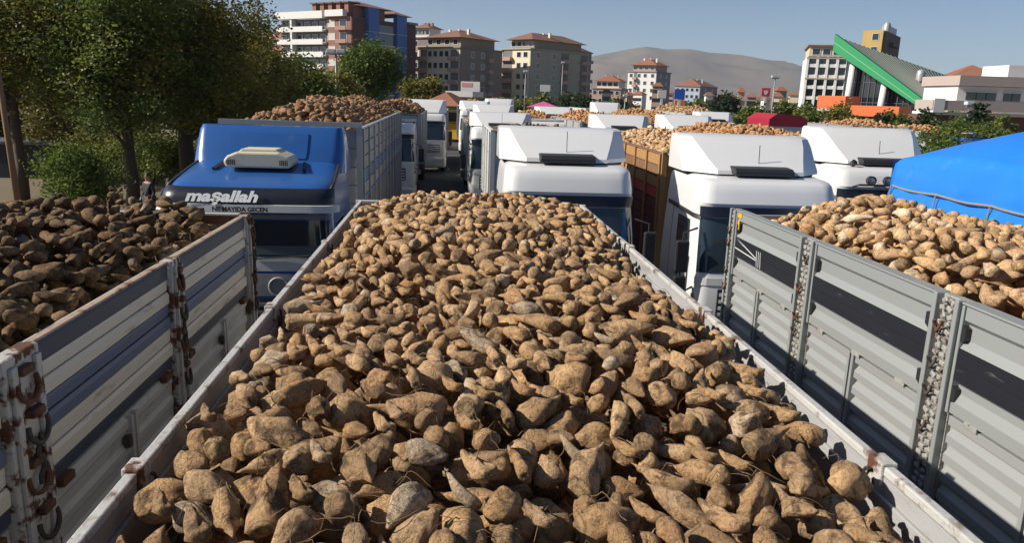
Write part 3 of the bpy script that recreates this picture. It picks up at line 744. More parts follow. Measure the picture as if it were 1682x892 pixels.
def cab(T, style='white', top=3.96, lod=0, hatch=True, paint=None):
    body = paint or (blue_paint if style == 'blue' else white_paint)
    C = CABB if style == 'blue' else CABW
    b = C.solid().build('cab_body', body, T, smooth=32)
    glassm = cab_glass
    C.patch(1.45, 3.55, 1.92 if style == 'white' else 2.27, 2.78, .008, nz=6).build('windscreen', glassm, b, smooth=40, fix=True)
    for u0, u1 in ((.52, .96), (4.04, 4.48)):
        wn = C.patch(u0, u1, 1.98, 2.70, .007, 3, 4).build('side_window', glassm, b)
    if style == 'white':
        fairing(top).solid().build('roof_fairing', body, T, smooth=24)
        Loft([(3.36, 1.09, .86, 2.12, .42), (3.445, 1.13, .86, 2.14, .42)], .03, True).solid().build('fairing_gap_shade', black_plastic, T)  # black inset strip added to draw the shaded gap under the fairing
        if lod < 2:
            C.patch(1.5, 3.5, 2.80, 2.97, .055, nz=2).build('sun_visor', dark_blue, T, smooth=40)
        if hatch:
            hb = MB().prism([(.60, 3.435), (.585, 3.50), (.66, 3.555), (.92, 3.575), (1.02, 3.47)], 'x', -.5, .5).build('roof_hatch', black_plastic, T, bevel=.02)
        if lod == 0:
            MB().tube([(.02, .95, 3.45), (.02, 1.0, 3.92)], .007, 5).build('antenna', black_plastic, T)
            for u0, u1 in ((.10, 1.5), (3.5, 4.90)):
                m_ = C.patch(u0, u1, 2.80, 2.865, .022, 12, 1, skew=(-.05 if u0 < 2 else .05)).build('gutter_trim', black_plastic, b)
    else:
        # peaked roof sign board, sun visor, air conditioner, roof spoiler
        C.patch(1.15, 3.85, 2.985, 3.215, .05, nz=3).build('sign_board', M('black board', (.014, .016, .024), .35, 0, .1, 4), T, smooth=40)
        C.patch(1.05, 3.95, 2.90, 3.0, .10, nz=2).build('sun_visor', white_plain, T, smooth=40)
        C.patch(1.5, 3.5, 2.80, 2.86, .02, nz=1).build('visor_trim', grey_plastic, T)
        sp = Loft([(3.30, 1.18, 1.42, 2.2, .30), (3.42, 1.18, 1.50, 2.2, .26), (3.60, 1.165, 1.62, 2.2, .2), (3.93, 1.12, 1.80, 2.2, .14), (4.0, 1.09, 1.88, 2.16, .1)], .03)
        s_ = sp.solid().build('roof_spoiler', body, T, smooth=30)
        sp.patch(2.2, 2.8, 3.52, 3.9, .016, 6, 4).build('spoiler_panel', body, s_)
        ac = MB().prism([(-.46, 3.43), (-.5, 3.52), (-.44, 3.60), (-.3, 3.66), (.3, 3.66), (.44, 3.60), (.5, 3.52), (.46, 3.43)], 'y', .82, 1.40).build('air_conditioner', cream_plastic, T, bevel=.03)
        MB().prism([(-.30, 3.655), (-.25, 3.70), (.25, 3.70), (.30, 3.655)], 'y', .95, 1.36).build('lid', cream_plastic, ac, bevel=.015)
        for sx in (-1, 1):
            gl = MB()
            for k in range(5): gl.box(sx*.38-.06+.026*k, sx*.38-.048+.026*k, .806, .815, 3.47, 3.55)
            gl.build('vent', black_plastic, ac)
            MB().tube([(sx*.66, .9, 3.40), (sx*.60, 1.30, 3.48)], .025, 6).build('roof_bar', black_plastic, T)
            MB().tube([C.pt(2.5+sx*1.25, 3.19, .02), C.pt(2.5+sx*1.5, 3.25, .02), C.pt(2.5+sx*1.55, 3.36, .02), C.pt(2.5+sx*1.6, 3.46, .03)], .03, 6).build('roof_rail', black_plastic, T, smooth=True)
        txt('maşallah', .215, (-.80, -.02, 3.045), M('white lettering', (.85, .85, .85), .5), T, .25, 1.28)
        txt('NE MAYIDA GECEN', .085, (-.42, -.09, 2.92), black_plastic, T, 0, 1.0)
        C.patch(1.55, 2.3, 2.68, 2.77, .016, nz=1).build('windscreen_sticker', M('pale sticker', (.3, .38, .42), .4), T)
        C.patch(2.1, 3.5, 2.29, 2.42, .013, nz=1).build('lower_glass_band', M('dusty lower glass', (.07, .10, .11), .3), T)
        C.patch(1.4, 3.6, 2.06, 2.255, .014, nz=2).build('scuttle_panel', M('pale scuttle', (.42, .43, .43), .5, 0, .08, 3), T)
        C.patch(1.35, 3.65, 1.70, 2.02, .014, nz=2).build('bonnet_panel', M('grey bonnet', (.20, .205, .215), .5, 0, .1, 3), T)
        MB().tube([(.42+.13*math.cos(a), -.04, 1.84+.13*math.sin(a)) for a in np.linspace(0, 6.283, 21)], .014, 6, False).build('round_emblem', steel, T)
    if lod < 2:
        g = C.patch(2.08, 2.92, 1.18, 1.66, .012, nz=2).build('grille', black_plastic, T)
        for k in range(4): C.patch(2.1, 2.9, 1.22+k*.11, 1.27+k*.11, .03, nz=1).build('slat', body if style == 'white' else grey_plastic, g)
        style == 'white' and C.patch(1.4, 3.6, 1.72, 1.84, .012, nz=1).build('bonnet_strip', white_plain, T)
        for s in (-1, 1):
            MB().tube([C.pt(2.5+s*.05, 1.93 if style == 'white' else 2.24, .03), C.pt(2.5+s*.42, 1.98 if style == 'white' else 2.29, .04)], .012, 5).build('wiper', black_plastic, T)
    BU = Loft([(.35, 1.19, .03, 1.0, .2), (.45, 1.22, -.02, 1.0, .22), (.85, 1.22, -.03, 1.0, .22), (.94, 1.2, .0, 1.0, .22)])
    bu = BU.solid().build('bumper', white_plain if style == 'white' else grey_plastic, T, smooth=35)
    for a, c in ((2.02, 2.28), (2.72, 2.98)): BU.patch(a-.3 if a < 2.5 else a, c if a < 2.5 else c+.3, .60, .82, .008, nz=1).build('headlight', lamp_glass, bu)
    if lod < 2:
        for s in (-1, 1):
            mir = MB().box(s*1.44-.11, s*1.44+.11, .02, .12, 1.92, 2.44).box(s*1.44-.10, s*1.44+.10, .03, .12, 1.62, 1.86).build('mirror', black_plastic, T, bevel=.03)
            MB().tube([(s*1.17, .22, 2.62), (s*1.42, .10, 2.56), (s*1.44, .09, 1.55), (s*1.2, .16, 1.66)], .018, 6).build('mirror_arm', black_plastic, mir)
            MB().box(s*1.22, s*1.245, .95, 1.13, 1.68, 1.74).build('door_handle', black_plastic, b, bevel=.01)
            C.patch(.30, .31, 1.05, 2.78, .003, 1, 4).build('door_seam', black_plastic, b) if s < 0 else C.patch(4.69, 4.70, 1.05, 2.78, .003, 1, 4).build('door_seam', black_plastic, b)
            MB().box(s*1.06-.14, s*1.06+.14, .35, 1.65, .45, .80).build('step_panel', body, T, bevel=.02)
            C.patch(1.25 if s < 0 else 3.6, 1.4 if s < 0 else 3.75, 1.45, 1.56, .012, nz=1).build('indicator', amber, T)
    for s in (-1, 1): wheel(T, s*1.02, 1.35 if True else 0)

def txt(s, size, loc, mat, parent, shear=0, wide=1.0):
    cu = bpy.data.curves.new('lettering', 'FONT'); cu.body = s; cu.size = size; cu.extrude = .004; cu.shear = shear; cu.offset = size*.04
    tmp = bpy.data.objects.new('lettering', cu); COL.objects.link(tmp)
    bpy.context.view_layer.update()
    me = bpy.data.meshes.new_from_object(tmp.evaluated_get(bpy.context.evaluated_depsgraph_get()))
    bpy.data.objects.remove(tmp); me.materials.clear(); me.materials.append(mat)
    o = bpy.data.objects.new('lettering', me); COL.objects.link(o); o.parent = parent
    o.location = loc; o.rotation_euler = (R_(72 if shear else 90), 0, 0); o.scale = (wide, 1, 1); return o

wood_tan = M('tan planks', (0.36, 0.20, 0.075), .7, 0, .2, 2, (.15, .09, .05), .3, 4, stretch=(1, 1, .3), soft=.3)
wood_brown = M('brown planks', (0.19, 0.10, 0.05), .75, 0, .25, 2, (.07, .04, .03), .35, 4, soft=.3)
wood_red = M('red plank', (0.46, 0.035, 0.02), .6, 0, .15, 2, (.16, .05, .03), .25, 5, soft=.3)
wood_maroon = M('maroon planks', (0.11, 0.022, 0.018), .7, 0, .3, 5, (.04, .02, .02), .4, 7, soft=.3)
wood_grey = M('grey weathered planks', (0.30, 0.30, 0.295), .75, 0, .2, 2, (.12, .11, .10), .35, 5, stretch=(1, .3, 1), soft=.3)
wood_blue = M('faded blue plank', (0.10, 0.16, 0.30), .7, 0, .25, 2, (.25, .25, .25), .4, 4, soft=.3)
alu = M('grey aluminium wall', (0.42, 0.425, 0.42), .5, .1, .08, 2, (.2, .18, .16), .3, 4, stretch=(1, .3, 1), soft=.3)
red_cover = M('red cover', (0.30, 0.012, 0.03), .6, 0, .2, 1)

def bed(T, y0, ln, w_, zt, style, xo=0.0, lod=0, z0=1.2):
    have = set(T.children)
    bed_parts(T, y0, ln, w_, zt, style, lod, z0)
    for o in T.children:
        if o not in have: o.location.x = xo
def bed_parts(T, y0, ln, w_, zt, style, lod, z0):
    """open cargo body: floor, boarded walls with posts; local coordinates, truck faces -y"""
    y1 = y0+ln; hx = w_/2
    MB().box(-hx+.03, hx-.03, y0+.03, y1-.03, z0-.1, z0).build('bed_floor', chassis_mat, T)
    if style == 'red': cols = [wood_maroon]*5+[wood_maroon, wood_red, wood_tan, wood_brown, wood_tan][:5]; post = wood_tan; fm = wood_tan
    elif style == 'slat': cols = None; post = steel; fm = wood_grey
    elif style == 'alu': cols = [alu]*6; post = alu; fm = alu
    elif style == 'white': cols = [white_plain]*6; post = white_plain; fm = white_plain
    elif style == 'bluegrey': cols = [wood_blue, wood_grey, wood_grey, wood_blue, wood_grey]; post = steel; fm = wood_grey
    else: cols = [wood_grey]*6; post = steel; fm = wood_grey
    if cols is None: cols = [wood_grey, wood_blue, wood_grey, wood_grey, wood_grey]; zlo = z0+1.45
    else: zlo = z0
    for s in (-1, 1):
        wall = MB().box(s*hx-.02, s*hx+.02, y0, y1, z0, zt).build('side_wall', cols[0] if lod else M('wall backing', (.09, .085, .08), .8), T)
        n = len(cols); hgt = (zt-zlo)/n
        if lod < 2:
            for k, m in enumerate(cols):
                a, b = sorted((s*(hx+.021), s*(hx+.045)))
                MB().box(a, b, y0+.02, y1-.02, zlo+k*hgt+.012, zlo+(k+1)*hgt-.012).build('plank', m, wall)
        if zlo > z0 and lod < 2:
            k = 0; yy = y0+.1
            while yy < y1-.15:
                a, b = sorted((s*(hx+.021), s*(hx+.05)))
                MB().box(a, b, yy, yy+.13, z0, zlo-.1).build('rib', wood_grey, wall); yy += .26
            a, b = sorted((s*(hx+.021), s*(hx+.052))); MB().box(a, b, y0+.02, y1-.02, zlo-.09, zlo-.005).build('plank', wood_blue, wall)
        step = 1.15 if lod == 0 else 2.0
        yy = y0+.04
        while yy < y1:
            a, b = sorted((s*(hx+.046), s*(hx+.085)))
            MB().box(a, b, yy-.035, yy+.035, z0-.05, zt+.02).build('post', post, T); yy += step
        MB().box(s*hx-.035, s*hx+.045, y0-.02, y1, zt+.002, zt+.035).build('top_rail', post if style != 'red' else wood_brown, T)
    fw = MB().box(-hx+.025, hx-.025, y0-.03, y0+.01, z0, zt-.003).build('front_wall', fm, T)
    if lod == 0:
        n = 8
        for k in range(n):
            h = (zt-z0)/n
            MB().box(-hx+.03, hx-.03, y0-.052, y0-.032, z0+k*h+.01, z0+(k+1)*h-.012).build('plank', fm, fw)
    for s in (-1, 1): MB().box(s*hx-.05, s*hx+.05, y0-.09, y0-.035, z0-.1, zt+.04).build('corner_post', white_plain if style in ('corner', 'white') else post, T)
    MB().box(-hx-.05, hx+.05, y0-.10, y0-.03, zt+.042, zt+(.13 if style == 'slat' else .06)).build('front_rail', post, T)
    MB().box(-hx+.025, hx-.025, y1-.04, y1, z0, zt-.003).build('tailgate', fm, T)
    MB().box(-.42, -.30, .6, y1-.2, .72, z0-.12).box(.30, .42, .6, y1-.2, .72, z0-.12).build('chassis_beam', chassis_mat, T)
    ax = [y1-1.2, y1-2.4]+([y0+.2] if ln > 7 else [])
    if lod < 2:
        for a in ax:
            for s in (-1, 1): wheel(T, s*(hx-.2), a)

def heap(T, label, y0, ln, w_, zt, crown, mat, step, lod, seed, size=1.15, edge=-.08, xo=0.0):
    X0, Y0 = T.location[0]+xo, T.location[1]; hx = w_/2-.04
    ry = T.rotation_euler[2]
    def fn(x, y):
        u = np.clip((x+hx)/(2*hx), 0, 1); t = np.clip((y-y0)/ln, 0, 1)
        e = np.minimum(1, np.minimum(t, 1-t)*ln/1.6)
        return zt+edge+(crown-edge)*np.sin(np.pi*u)**.8*(.25+.75*e**.7)*(1+.14*np.sin(y*1.7+seed)+.1*np.sin(y*.9+x*2+seed*2))
    V, F, rr, cw = scatter_heap(fn, -hx, hx, y0+.03, y0+ln-.05, step, lod, seed, size)
    ca, sa = math.cos(ry), math.sin(ry)
    W = V.copy(); W[:, 0] = V[:, 0]*ca-V[:, 1]*sa+X0; W[:, 1] = V[:, 0]*sa+V[:, 1]*ca+Y0
    return tag(np_mesh('sugar_beet_heap', W, F, mat, rnd=rr, crown=cw), label, 'beet heap', kind='stuff')

def truck(label, x, yf, rz=0, style='white', top=3.96, lod=0, bd=None, hatch=True, paint=None):
    T = thing('beet_truck', label, 'truck', (x, yf, 0), R_(rz), 'loaded trucks queuing in the yard')
    cab(T, style, top, lod, hatch, paint)
    if bd: bed(T, *bd, lod=lod)
    else: MB().box(-.42, -.30, .6, 7, .72, 1.08).box(.30, .42, .6, 7, .72, 1.08).build('chassis_beam', chassis_mat, T)
    return T

t = truck('blue cab truck with white lettering over the windscreen and a cream roof air conditioner', -2.82, 10.75, 0.5, 'blue', lod=0, bd=(3.5, 13.3, 2.42, 3.9, 'slat'))
heap(t, 'dark beet heap on the truck with the blue cab', 3.5, 13.3, 2.42, 3.9, .40, beet_brown, .17, 1, 51)
t = truck('white cab truck almost hidden behind the blue truck, with a rounded beet load', -2.55, 30.4, 0, lod=1, bd=(3.3, 10.0, 2.45, 3.62, 'alu'), top=3.5, hatch=False)
heap(t, 'rounded reddish beet heap behind the load of the blue truck', 3.3, 10.0, 2.45, 3.62, .5, beet_brown, .24, 1, 52, 1.2, .0)
t = truck('white high roof truck standing alone at the far side of the open lane', -1.42, 45.2, 0, lod=1, top=4.2, bd=(3.3, 9.0, 2.45, 3.5, 'greyplank'), hatch=False)
t = truck('white cab truck right behind the middle trailer with a dark roof hatch', 1.94, 11.9, 0, lod=0, bd=(3.6, 3.6, 2.38, 3.76, 'white'))
t.scale = (.92, .92, 1.03)
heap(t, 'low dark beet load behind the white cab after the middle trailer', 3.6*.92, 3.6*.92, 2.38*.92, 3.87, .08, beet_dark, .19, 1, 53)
t = truck('second white truck in the middle queue, its windscreen seen beside a white corner post', 1.93, 28.2, 0, lod=0, top=3.95, bd=(3.4, 10.5, 2.45, 3.3, 'greyplank'))
heap(t, 'beet load on the second white truck of the middle queue', 3.4, 10.5, 2.45, 3.3, .25, beet_red, .28, 1, 54, 1.2)
t = truck('third white truck in the middle queue, only its pale roof fairing showing', 2.5, 43.4, 0, lod=2, top=4.05, bd=(3.4, 9, 2.45, 3.5, 'greyplank'), hatch=False)
t = truck('far white truck at the end of the middle queue beside the lane', 1.9, 59, 0, lod=2, top=4.1, bd=(3.4, 9, 2.45, 3.6, 'greyplank'), hatch=False)
heap(t, 'small brown beet load far down the middle queue', 3.4, 9, 2.45, 3.6, .45, beet_red, .34, 1, 55, 1.3)
t = truck('white cab truck beside the grey ribbed trailer with a red and tan planked body', 5.15, 11.55, -1.0, lod=0, top=4.05, bd=(3.75, 8.0, 2.3, 3.52, 'red', .28))
heap(t, 'golden beet load on the red and tan planked truck', 3.75, 8.0, 2.3, 3.52, .24, beet_pale, .155, 1, 56, 1.0, -.06, .28)
t = truck('white truck with a row of round lamps above the windscreen beside the blue tarpaulin', 9.0, 14.6, -1.5, lod=0, top=4.16, bd=(3.5, 11, 2.5, 3.5, 'alu'))
for k in range(4):
    lm = MB().lathe([(.01, 0), (.075, .0), (.085, .02), (.085, .06), (.05, .1)], (-.52+.35*k, -.02+.12, 3.16), 'y', 14).build('roof_lamp', lamp_glass, t, smooth=True)
    MB().lathe([(.075, -.01), (.09, -.01), (.09, .09)], (-.52+.35*k, .10, 3.16), 'y', 14).build('rim', black_plastic, lm)
MB().tube([(-.85, .2, 3.02), (-.82, .02, 3.08), (.82, .02, 3.08), (.85, .2, 3.02)], .022, 6).build('lamp_bar', black_plastic, t)
MB().tube([(-.72, .62, 3.43), (-.70, .55, 3.50)], .06, 8).build('horn', black_plastic, t)
heap(t, 'bright orange beet load on the truck with the round roof lamps', 3.5, 11, 2.5, 3.5, .34, beet_red, .19, 1, 57, 1.15)
t = truck('white truck in the second row behind the golden beet load', 6.85, 29.4, 0, lod=1, top=3.98, bd=(3.4, 10, 2.45, 3.55, 'bluegrey'))
heap(t, 'orange beet load of the second row truck left of the blue billboard', 3.4, 10, 2.45, 3.55, .32, beet_red, .26, 1, 58, 1.2)
t = truck('white truck in the second row, right of the golden beet load', 10.1, 31.2, -.6, lod=1, top=4.02, bd=(3.4, 12, 2.45, 3.55, 'alu'))
heap(t, 'long brown beet load of the second row right hand truck', 3.4, 12, 2.45, 3.55, .45, beet_red, .27, 1, 59, 1.2)
t = truck('white truck in the third row above the pale slatted crate body', 6.4, 46.2, 0, lod=1, top=4.0, bd=(3.4, 9, 2.45, 3.5, 'white'))
t = truck('white flat bodied truck between the middle queue and the second row', 4.55, 36.8, 0, lod=1, top=3.5, bd=(-2.0+5.4, 6.5, 2.3, 3.45, 'white'), hatch=False)
heap(t, 'small beet load on the white bodied truck of the third row', 3.4, 6.5, 2.3, 3.45, .3, beet_red, .3, 1, 60, 1.2)
t = truck('white truck in the third row left of the red covered trailer', 16.6, 46.5, -.8, lod=1, top=4.0, bd=(3.4, 11, 2.45, 3.8, 'alu'))
heap(t, 'greyish beet load in the third row left of the red cover', 3.4, 11, 2.45, 3.8, .4, beet_many, .3, 1, 61, 1.2)
t = truck('distant white truck in the fourth row of the queue, left part', 4.0, 62, 0, lod=2, top=4.3, bd=(3.4, 9, 2.45, 3.7, 'greyplank'), hatch=False)
heap(t, 'distant brown beet load in the fourth row', 3.4, 9, 2.45, 3.7, .5, beet_red, .36, 1, 62, 1.3)
t = truck('distant white truck in the fourth row of the queue, right part', 12.4, 60, 0, lod=2, top=4.3, bd=(3.4, 9, 2.45, 3.7, 'white'), hatch=False)
# red covered trailer and two more loads whose heaps show between the shrubs
rc = thing('covered_trailer', 'trailer under a dark red cover in the far row', 'trailer', (20.7, 46, 0), 0)
MB().box(-1.25, 1.25, 0, 3.4, 1.0, 3.3).build('body', white_plain, rc)
MB().prism([(-1.28, 3.28), (-1.28, 3.7), (-.8, 4.05), (.7, 3.95), (1.28, 3.6), (1.28, 3.28)], 'y', -.03, 3.45).build('cover', red_cover, rc)
for a in (.8, 2.6):
    for s in (-1, 1): wheel(rc, s*1.05, a)
for k, (x, y, zt, lb) in enumerate(((17.75, 27.5, 3.95, 'truck behind the white truck with round lamps, its orange load between the shrubs'),
                                   (22.0, 29.5, 3.75, 'truck behind the blue tarpaulin with an orange load below the mall'))):
    t = truck(('white ', 'blue cab ')[k]+lb, x, y, 0, lod=1, top=3.4, bd=(3.2, 4, 2.45, zt-.15, 'greyplank'), hatch=False, paint=(white_paint if k == 0 else blue_paint))
    heap(t, 'orange beet load of the '+lb.split(',')[0].split(' with')[0], 3.2, 4, 2.45, zt-.15, .25, beet_red, .27, 1, 70+k, 1.2)

# blue tarpaulin trailer -------------------------------------------------------
tp = thing('covered_trailer', 'trailer under a bright blue tarpaulin tied down with grey rope at the right edge', 'trailer', (7.95, 6.5, 0))
tarp = M('blue tarpaulin', (0.018, 0.185, 0.66), .38, 0, .12, .9, (0.04, 0.20, 0.62), .3, 5, .10, 14, spec=.4, soft=.3)
nx, ny = 60, 90; V = []
rng = np.random.RandomState(3)
for j in range(ny+1):
    y = -4.2+8.7*j/ny
    e = min(1, (4.5-y)/1.3, (y+4.2)/1.0); e = max(e, 0)**.4
    for i in range(nx+1):
        u = i/nx*2-1                                   # across the load, over both sides
        s = abs(u); side = max(0, (s-.62)/.38)
        sgn = 1 if u > 0 else -1
        if s <= .62:
            x = u/.62*1.27; crown = 3.93+(.44*e+.02)*math.cos(x/1.27*math.pi/2)**.75
            z = crown-.10*(1-e)
        else:
            x = sgn*(1.27+.035*math.sin(side*3.1)+.03*side); z = 3.93-.10*(1-e)-side*1.05
        V.append((x, y, z))
P = np.array(V)
nn = snoise(P*np.array([1.2, 1.0, 1.2]), 12, 1.6, 3)*.035
fold = np.abs(np.sin(P[:, 1]*5.2+snoise(P, 4, 1.5, 2)*2.4))**3*.035*np.clip((3.98-P[:, 2])/.5, .12, 1)
rope_dent = -.03*np.exp(-((P[:, 2]-3.46)/.05)**2)
P[:, 2] += nn*(np.abs(P[:, 0]) < 1.2)
P[:, 0] += np.sign(P[:, 0])*(np.abs(P[:, 0]) > 1.2)*(fold+nn*.6+rope_dent)
idx = np.arange((nx+1)*(ny+1)).reshape(ny+1, nx+1)
Fq = np.stack([idx[:-1, :-1], idx[:-1, 1:], idx[1:, 1:], idx[1:, :-1]], -1).reshape(-1, 4)
to = np_mesh('tarpaulin', P, Fq, tarp, tp)
sd = to.modifiers.new('thickness', 'SOLIDIFY'); sd.thickness = .004
# far end drape
eV = []
for j in range(9):
    for i in range(41):
        x = -1.3+2.6*i/40; zt = 3.84+.02
        top = 3.83+.03*math.cos(x*1.2); z = top-1.0*j/8
        eV.append((x, 4.52+.04*math.sin(x*9)*j/8+.01, z))
eidx = np.arange(9*41).reshape(9, 41)
np_mesh('tarpaulin_end', np.array(eV), np.stack([eidx[:-1, :-1], eidx[:-1, 1:], eidx[1:, 1:], eidx[1:, :-1]], -1).reshape(-1, 4), tarp, tp)
rope = M('grey rope', (.22, .21, .2), .8, 0, .2, 20)
for s in (-1, 1):
    pts = [(s*(1.345+.008*math.sin(k*2)), -4.2+8.6*k/40, 3.47-.025*abs(math.sin(k*math.pi/5))) for k in range(41)]
    MB().tube(pts, .017, 6).build('rope', rope, tp)
    for k in range(0, 41, 5): MB().tube([(s*1.36, pts[k][1], 3.47), (s*1.37, pts[k][1]+.02, 3.2), (s*1.36, pts[k][1], 2.9)], .011, 5).build('tie', rope, tp)
    MB().box(s*1.17-.03, s*1.17+.03, -4.1, 4.45, 1.3, 3.72).build('side_wall', alu, tp)
MB().box(-1.24, 1.24, -4.1, 4.45, 1.17, 1.30).build('floor', chassis_mat, tp)
MB().box(-1.24, 1.24, 4.40, 4.46, 1.31, 3.72).build('tailgate', alu, tp)
running_gear(tp, 2.5, -4.0, 4.2, (-2.4, 2.0, 3.2))
# ------------------------------------------------------------------ trees
bark = M('bark', (0.075, 0.055, 0.04), .95, 0, .3, 6, bump=.6, bs=18, stretch=(1, 1, .25))
def leaf_mat(name, c0, c1):
    m = bpy.data.materials.new(name); m.use_nodes = True; n = m.node_tree.nodes; L = m.node_tree.links
    b = n['Principled BSDF']; b.inputs['Roughness'].default_value = .6; b.inputs['Specular IOR Level'].default_value = .3
    at = n.new('ShaderNodeAttribute'); at.attribute_name = 'rnd'
    mx = n.new('ShaderNodeMix'); mx.data_type = 'RGBA'; mx.inputs[6].default_value = (*c0, 1); mx.inputs[7].default_value = (*c1, 1)
    L.new(at.outputs['Fac'], mx.inputs[0]); L.new(mx.outputs[2], b.inputs['Base Color'])
    tr = n.new('ShaderNodeBsdfTranslucent'); L.new(mx.outputs[2], tr.inputs[0])
    ms = n.new('ShaderNodeMixShader'); ms.inputs[0].default_value = .42
    L.new(b.outputs[0], ms.inputs[1]); L.new(tr.outputs[0], ms.inputs[2]); L.new(ms.outputs[0], n['Material Output'].inputs[0])
    return m
leaf_olive = leaf_mat('olive leaves', (0.062, 0.080, 0.018), (0.30, 0.25, 0.050))
leaf_green = leaf_mat('green leaves', (0.042, 0.078, 0.018), (0.20, 0.225, 0.042))
leaf_yellow = leaf_mat('yellowing leaves', (0.07, 0.075, 0.018), (0.20, 0.155, 0.035))
leaf_dark = leaf_mat('dark needles', (0.018, 0.038, 0.018), (0.045, 0.07, 0.028))
leaf_bright = leaf_mat('bright green leaves', (0.06, 0.11, 0.02), (0.17, 0.21, 0.035))

def leaves(C, per, spread, size, seed, squash=.8):
    """C: cluster centres (n,3) -> quads; each leaf a small rhombus with its own tilt"""
    r = np.random.RandomState(seed); n = len(C)*per
    ctr = np.repeat(C, per, 0)+r.normal(size=(n, 3))*np.array([spread, spread, spread*squash])
    a = r.normal(size=(n, 3)); a[:, 2] *= .5; a /= np.linalg.norm(a, axis=1, keepdims=True)
    b = np.cross(a, r.normal(size=(n, 3))); b /= np.linalg.norm(b, axis=1, keepdims=True)
    s = size*r.uniform(.6, 1.4, (n, 1)); a *= s; b *= s*.55
    V = np.stack([ctr-a, ctr+b, ctr+a, ctr-b], 1).reshape(-1, 3); F = np.arange(n*4).reshape(n, 4)
    cl = np.repeat(r.rand(len(C))**1.3, per)*.75+r.rand(n)*.25
    return V, F, np.repeat(cl, 4)
def tree(label, base, h, rx, rz_, zc, mat, nclu, per, size, seed, name='broadleaf_tree', trunk_r=.22, cat='tree', group='trees around the yard', lobes=7, spread=.45, lean=0.0, lo=-.75):
    T = thing(name, label, cat, base, 0, group); r = np.random.RandomState(seed)
    # crown: several overlapping lobes, clusters mostly towards their shells
    L_ = []
    for k in range(lobes):
        a = r.uniform(0, 6.28); d = r.uniform(.1, .62)*rx
        L_.append((d*math.cos(a), d*math.sin(a), zc+r.uniform(-.55, .6)*rz_, r.uniform(.38, .6)))
    C = []
    while len(C) < nclu:
        lx, ly, lz, ls = L_[r.randint(lobes)]
        d = r.normal(size=3); d /= np.linalg.norm(d); q = r.uniform(.45, 1.0)**.6
        p = np.array([lx+d[0]*rx*ls*q, ly+d[1]*rx*ls*q, lz+d[2]*rz_*ls*1.1*q])
        if p[2] > zc+lo*rz_ and p[2] > .3: C.append(p)
    C = np.array(C)
    V, F, rr = leaves(C, per, spread, size, seed+1)
    np_mesh('crown', V, F, mat, T, smooth=False, rnd=rr)
    mb = MB(); fork = max(.8, (zc-rz_)*.8+.4)
    mb.tube([(0, 0, -.05), (.05+lean*.3, .03, fork*.5), (lean, .0, fork), (lean+.1, .05, zc)], [trunk_r*1.25, trunk_r, trunk_r*.85, trunk_r*.35], 9)
    for k in range(min(len(C), 26)):
        c = C[r.randint(len(C))]; st = Vector((lean, 0, fork+(zc-fork)*r.uniform(0, .8)))
        mid_ = (st+Vector(c))/2+Vector((0, 0, -.25*r.rand()))
        mb.tube([st, mid_, Vector(c)], [trunk_r*.38, trunk_r*.2, trunk_r*.06], 5, False)
    mb.build('trunk', bark, T, smooth=True)
    return T
def gpt(px, d): p = onY(px, 160, d); return (p[0], d, 0)
def top_z(px, py, d): return onY(px, py, d)[2]

tree('large olive tree with a thick dark trunk left of the blue cab', gpt(300, 33), 11, 4.6, 4.3, 6.4, leaf_olive, 420, 165, .066, 1, trunk_r=.36, lobes=14, spread=.36)
tree('large dark tree at the left with its trunk right of the bright bush', gpt(205, 30), 11, 4.3, 4.2, 6.2, leaf_green, 380, 165, .066, 2, trunk_r=.22, lobes=12, spread=.36)
tree('big spreading tree at the top left corner of the picture', gpt(20, 31), 12, 4.6, 4.0, 7.0, leaf_olive, 380, 165, .066, 3, trunk_r=.2, lobes=12, spread=.36)
tree('yellowing tree low at the far left behind the wooden pole', gpt(75, 41), 7, 3.3, 2.5, 3.4, leaf_yellow, 130, 150, .10, 4, trunk_r=.16, spread=.5)
tree('bright green bush at the left behind the dark beet heap', gpt(122, 26.5), 3, 1.5, 1.1, 1.35, leaf_bright, 90, 130, .055, 5, name='bush', trunk_r=.06, cat='bush', group='shrubs', spread=.26)
tree('low green bush between the two trunks at the left', gpt(240, 36), 3, 2.2, 1.0, 1.3, leaf_green, 90, 120, .07, 6, name='bush', trunk_r=.06, cat='bush', group='shrubs', spread=.3)
tree('low dark bush at the far left behind the bright bush', gpt(165, 38), 3, 2.4, 1.4, 1.6, leaf_olive, 90, 110, .08, 16, name='bush', trunk_r=.06, cat='bush', group='shrubs', spread=.35)
tree('olive tree above the load of the blue truck', gpt(392, 44), 10, 3.4, 3.4, 4.7, leaf_olive, 230, 150, .105, 7, trunk_r=.25, lobes=10, spread=.4)
tree('lower tree left of the double street lamp', gpt(478, 52), 8, 3.0, 2.3, 4.3, leaf_green, 150, 130, .12, 8, trunk_r=.2, spread=.5, lo=-1.1)
tree('tree with brown tinge between the large trees and the blue cab', gpt(345, 52), 8, 3.8, 3.2, 4.2, leaf_yellow, 150, 130, .12, 9, trunk_r=.2, spread=.5, lo=-1.1)
tree('round green tree in front of the blue glass building', gpt(612, 78), 9.5, 3.6, 2.9, 5.9, leaf_bright, 190, 130, .15, 10, trunk_r=.25, lobes=8, spread=.55, lo=-1.2)
tree('low olive tree in front of the round green tree', gpt(545, 66), 6, 3.2, 1.7, 4.2, leaf_olive, 110, 90, .18, 18, trunk_r=.2, lobes=8, spread=.5, lo=-1.2)
tree('small olive tree right of the round tree beside the red roofed house', gpt(688, 96), 7, 2.6, 1.6, 4.6, leaf_olive, 70, 80, .22, 12, trunk_r=.18, spread=.5)
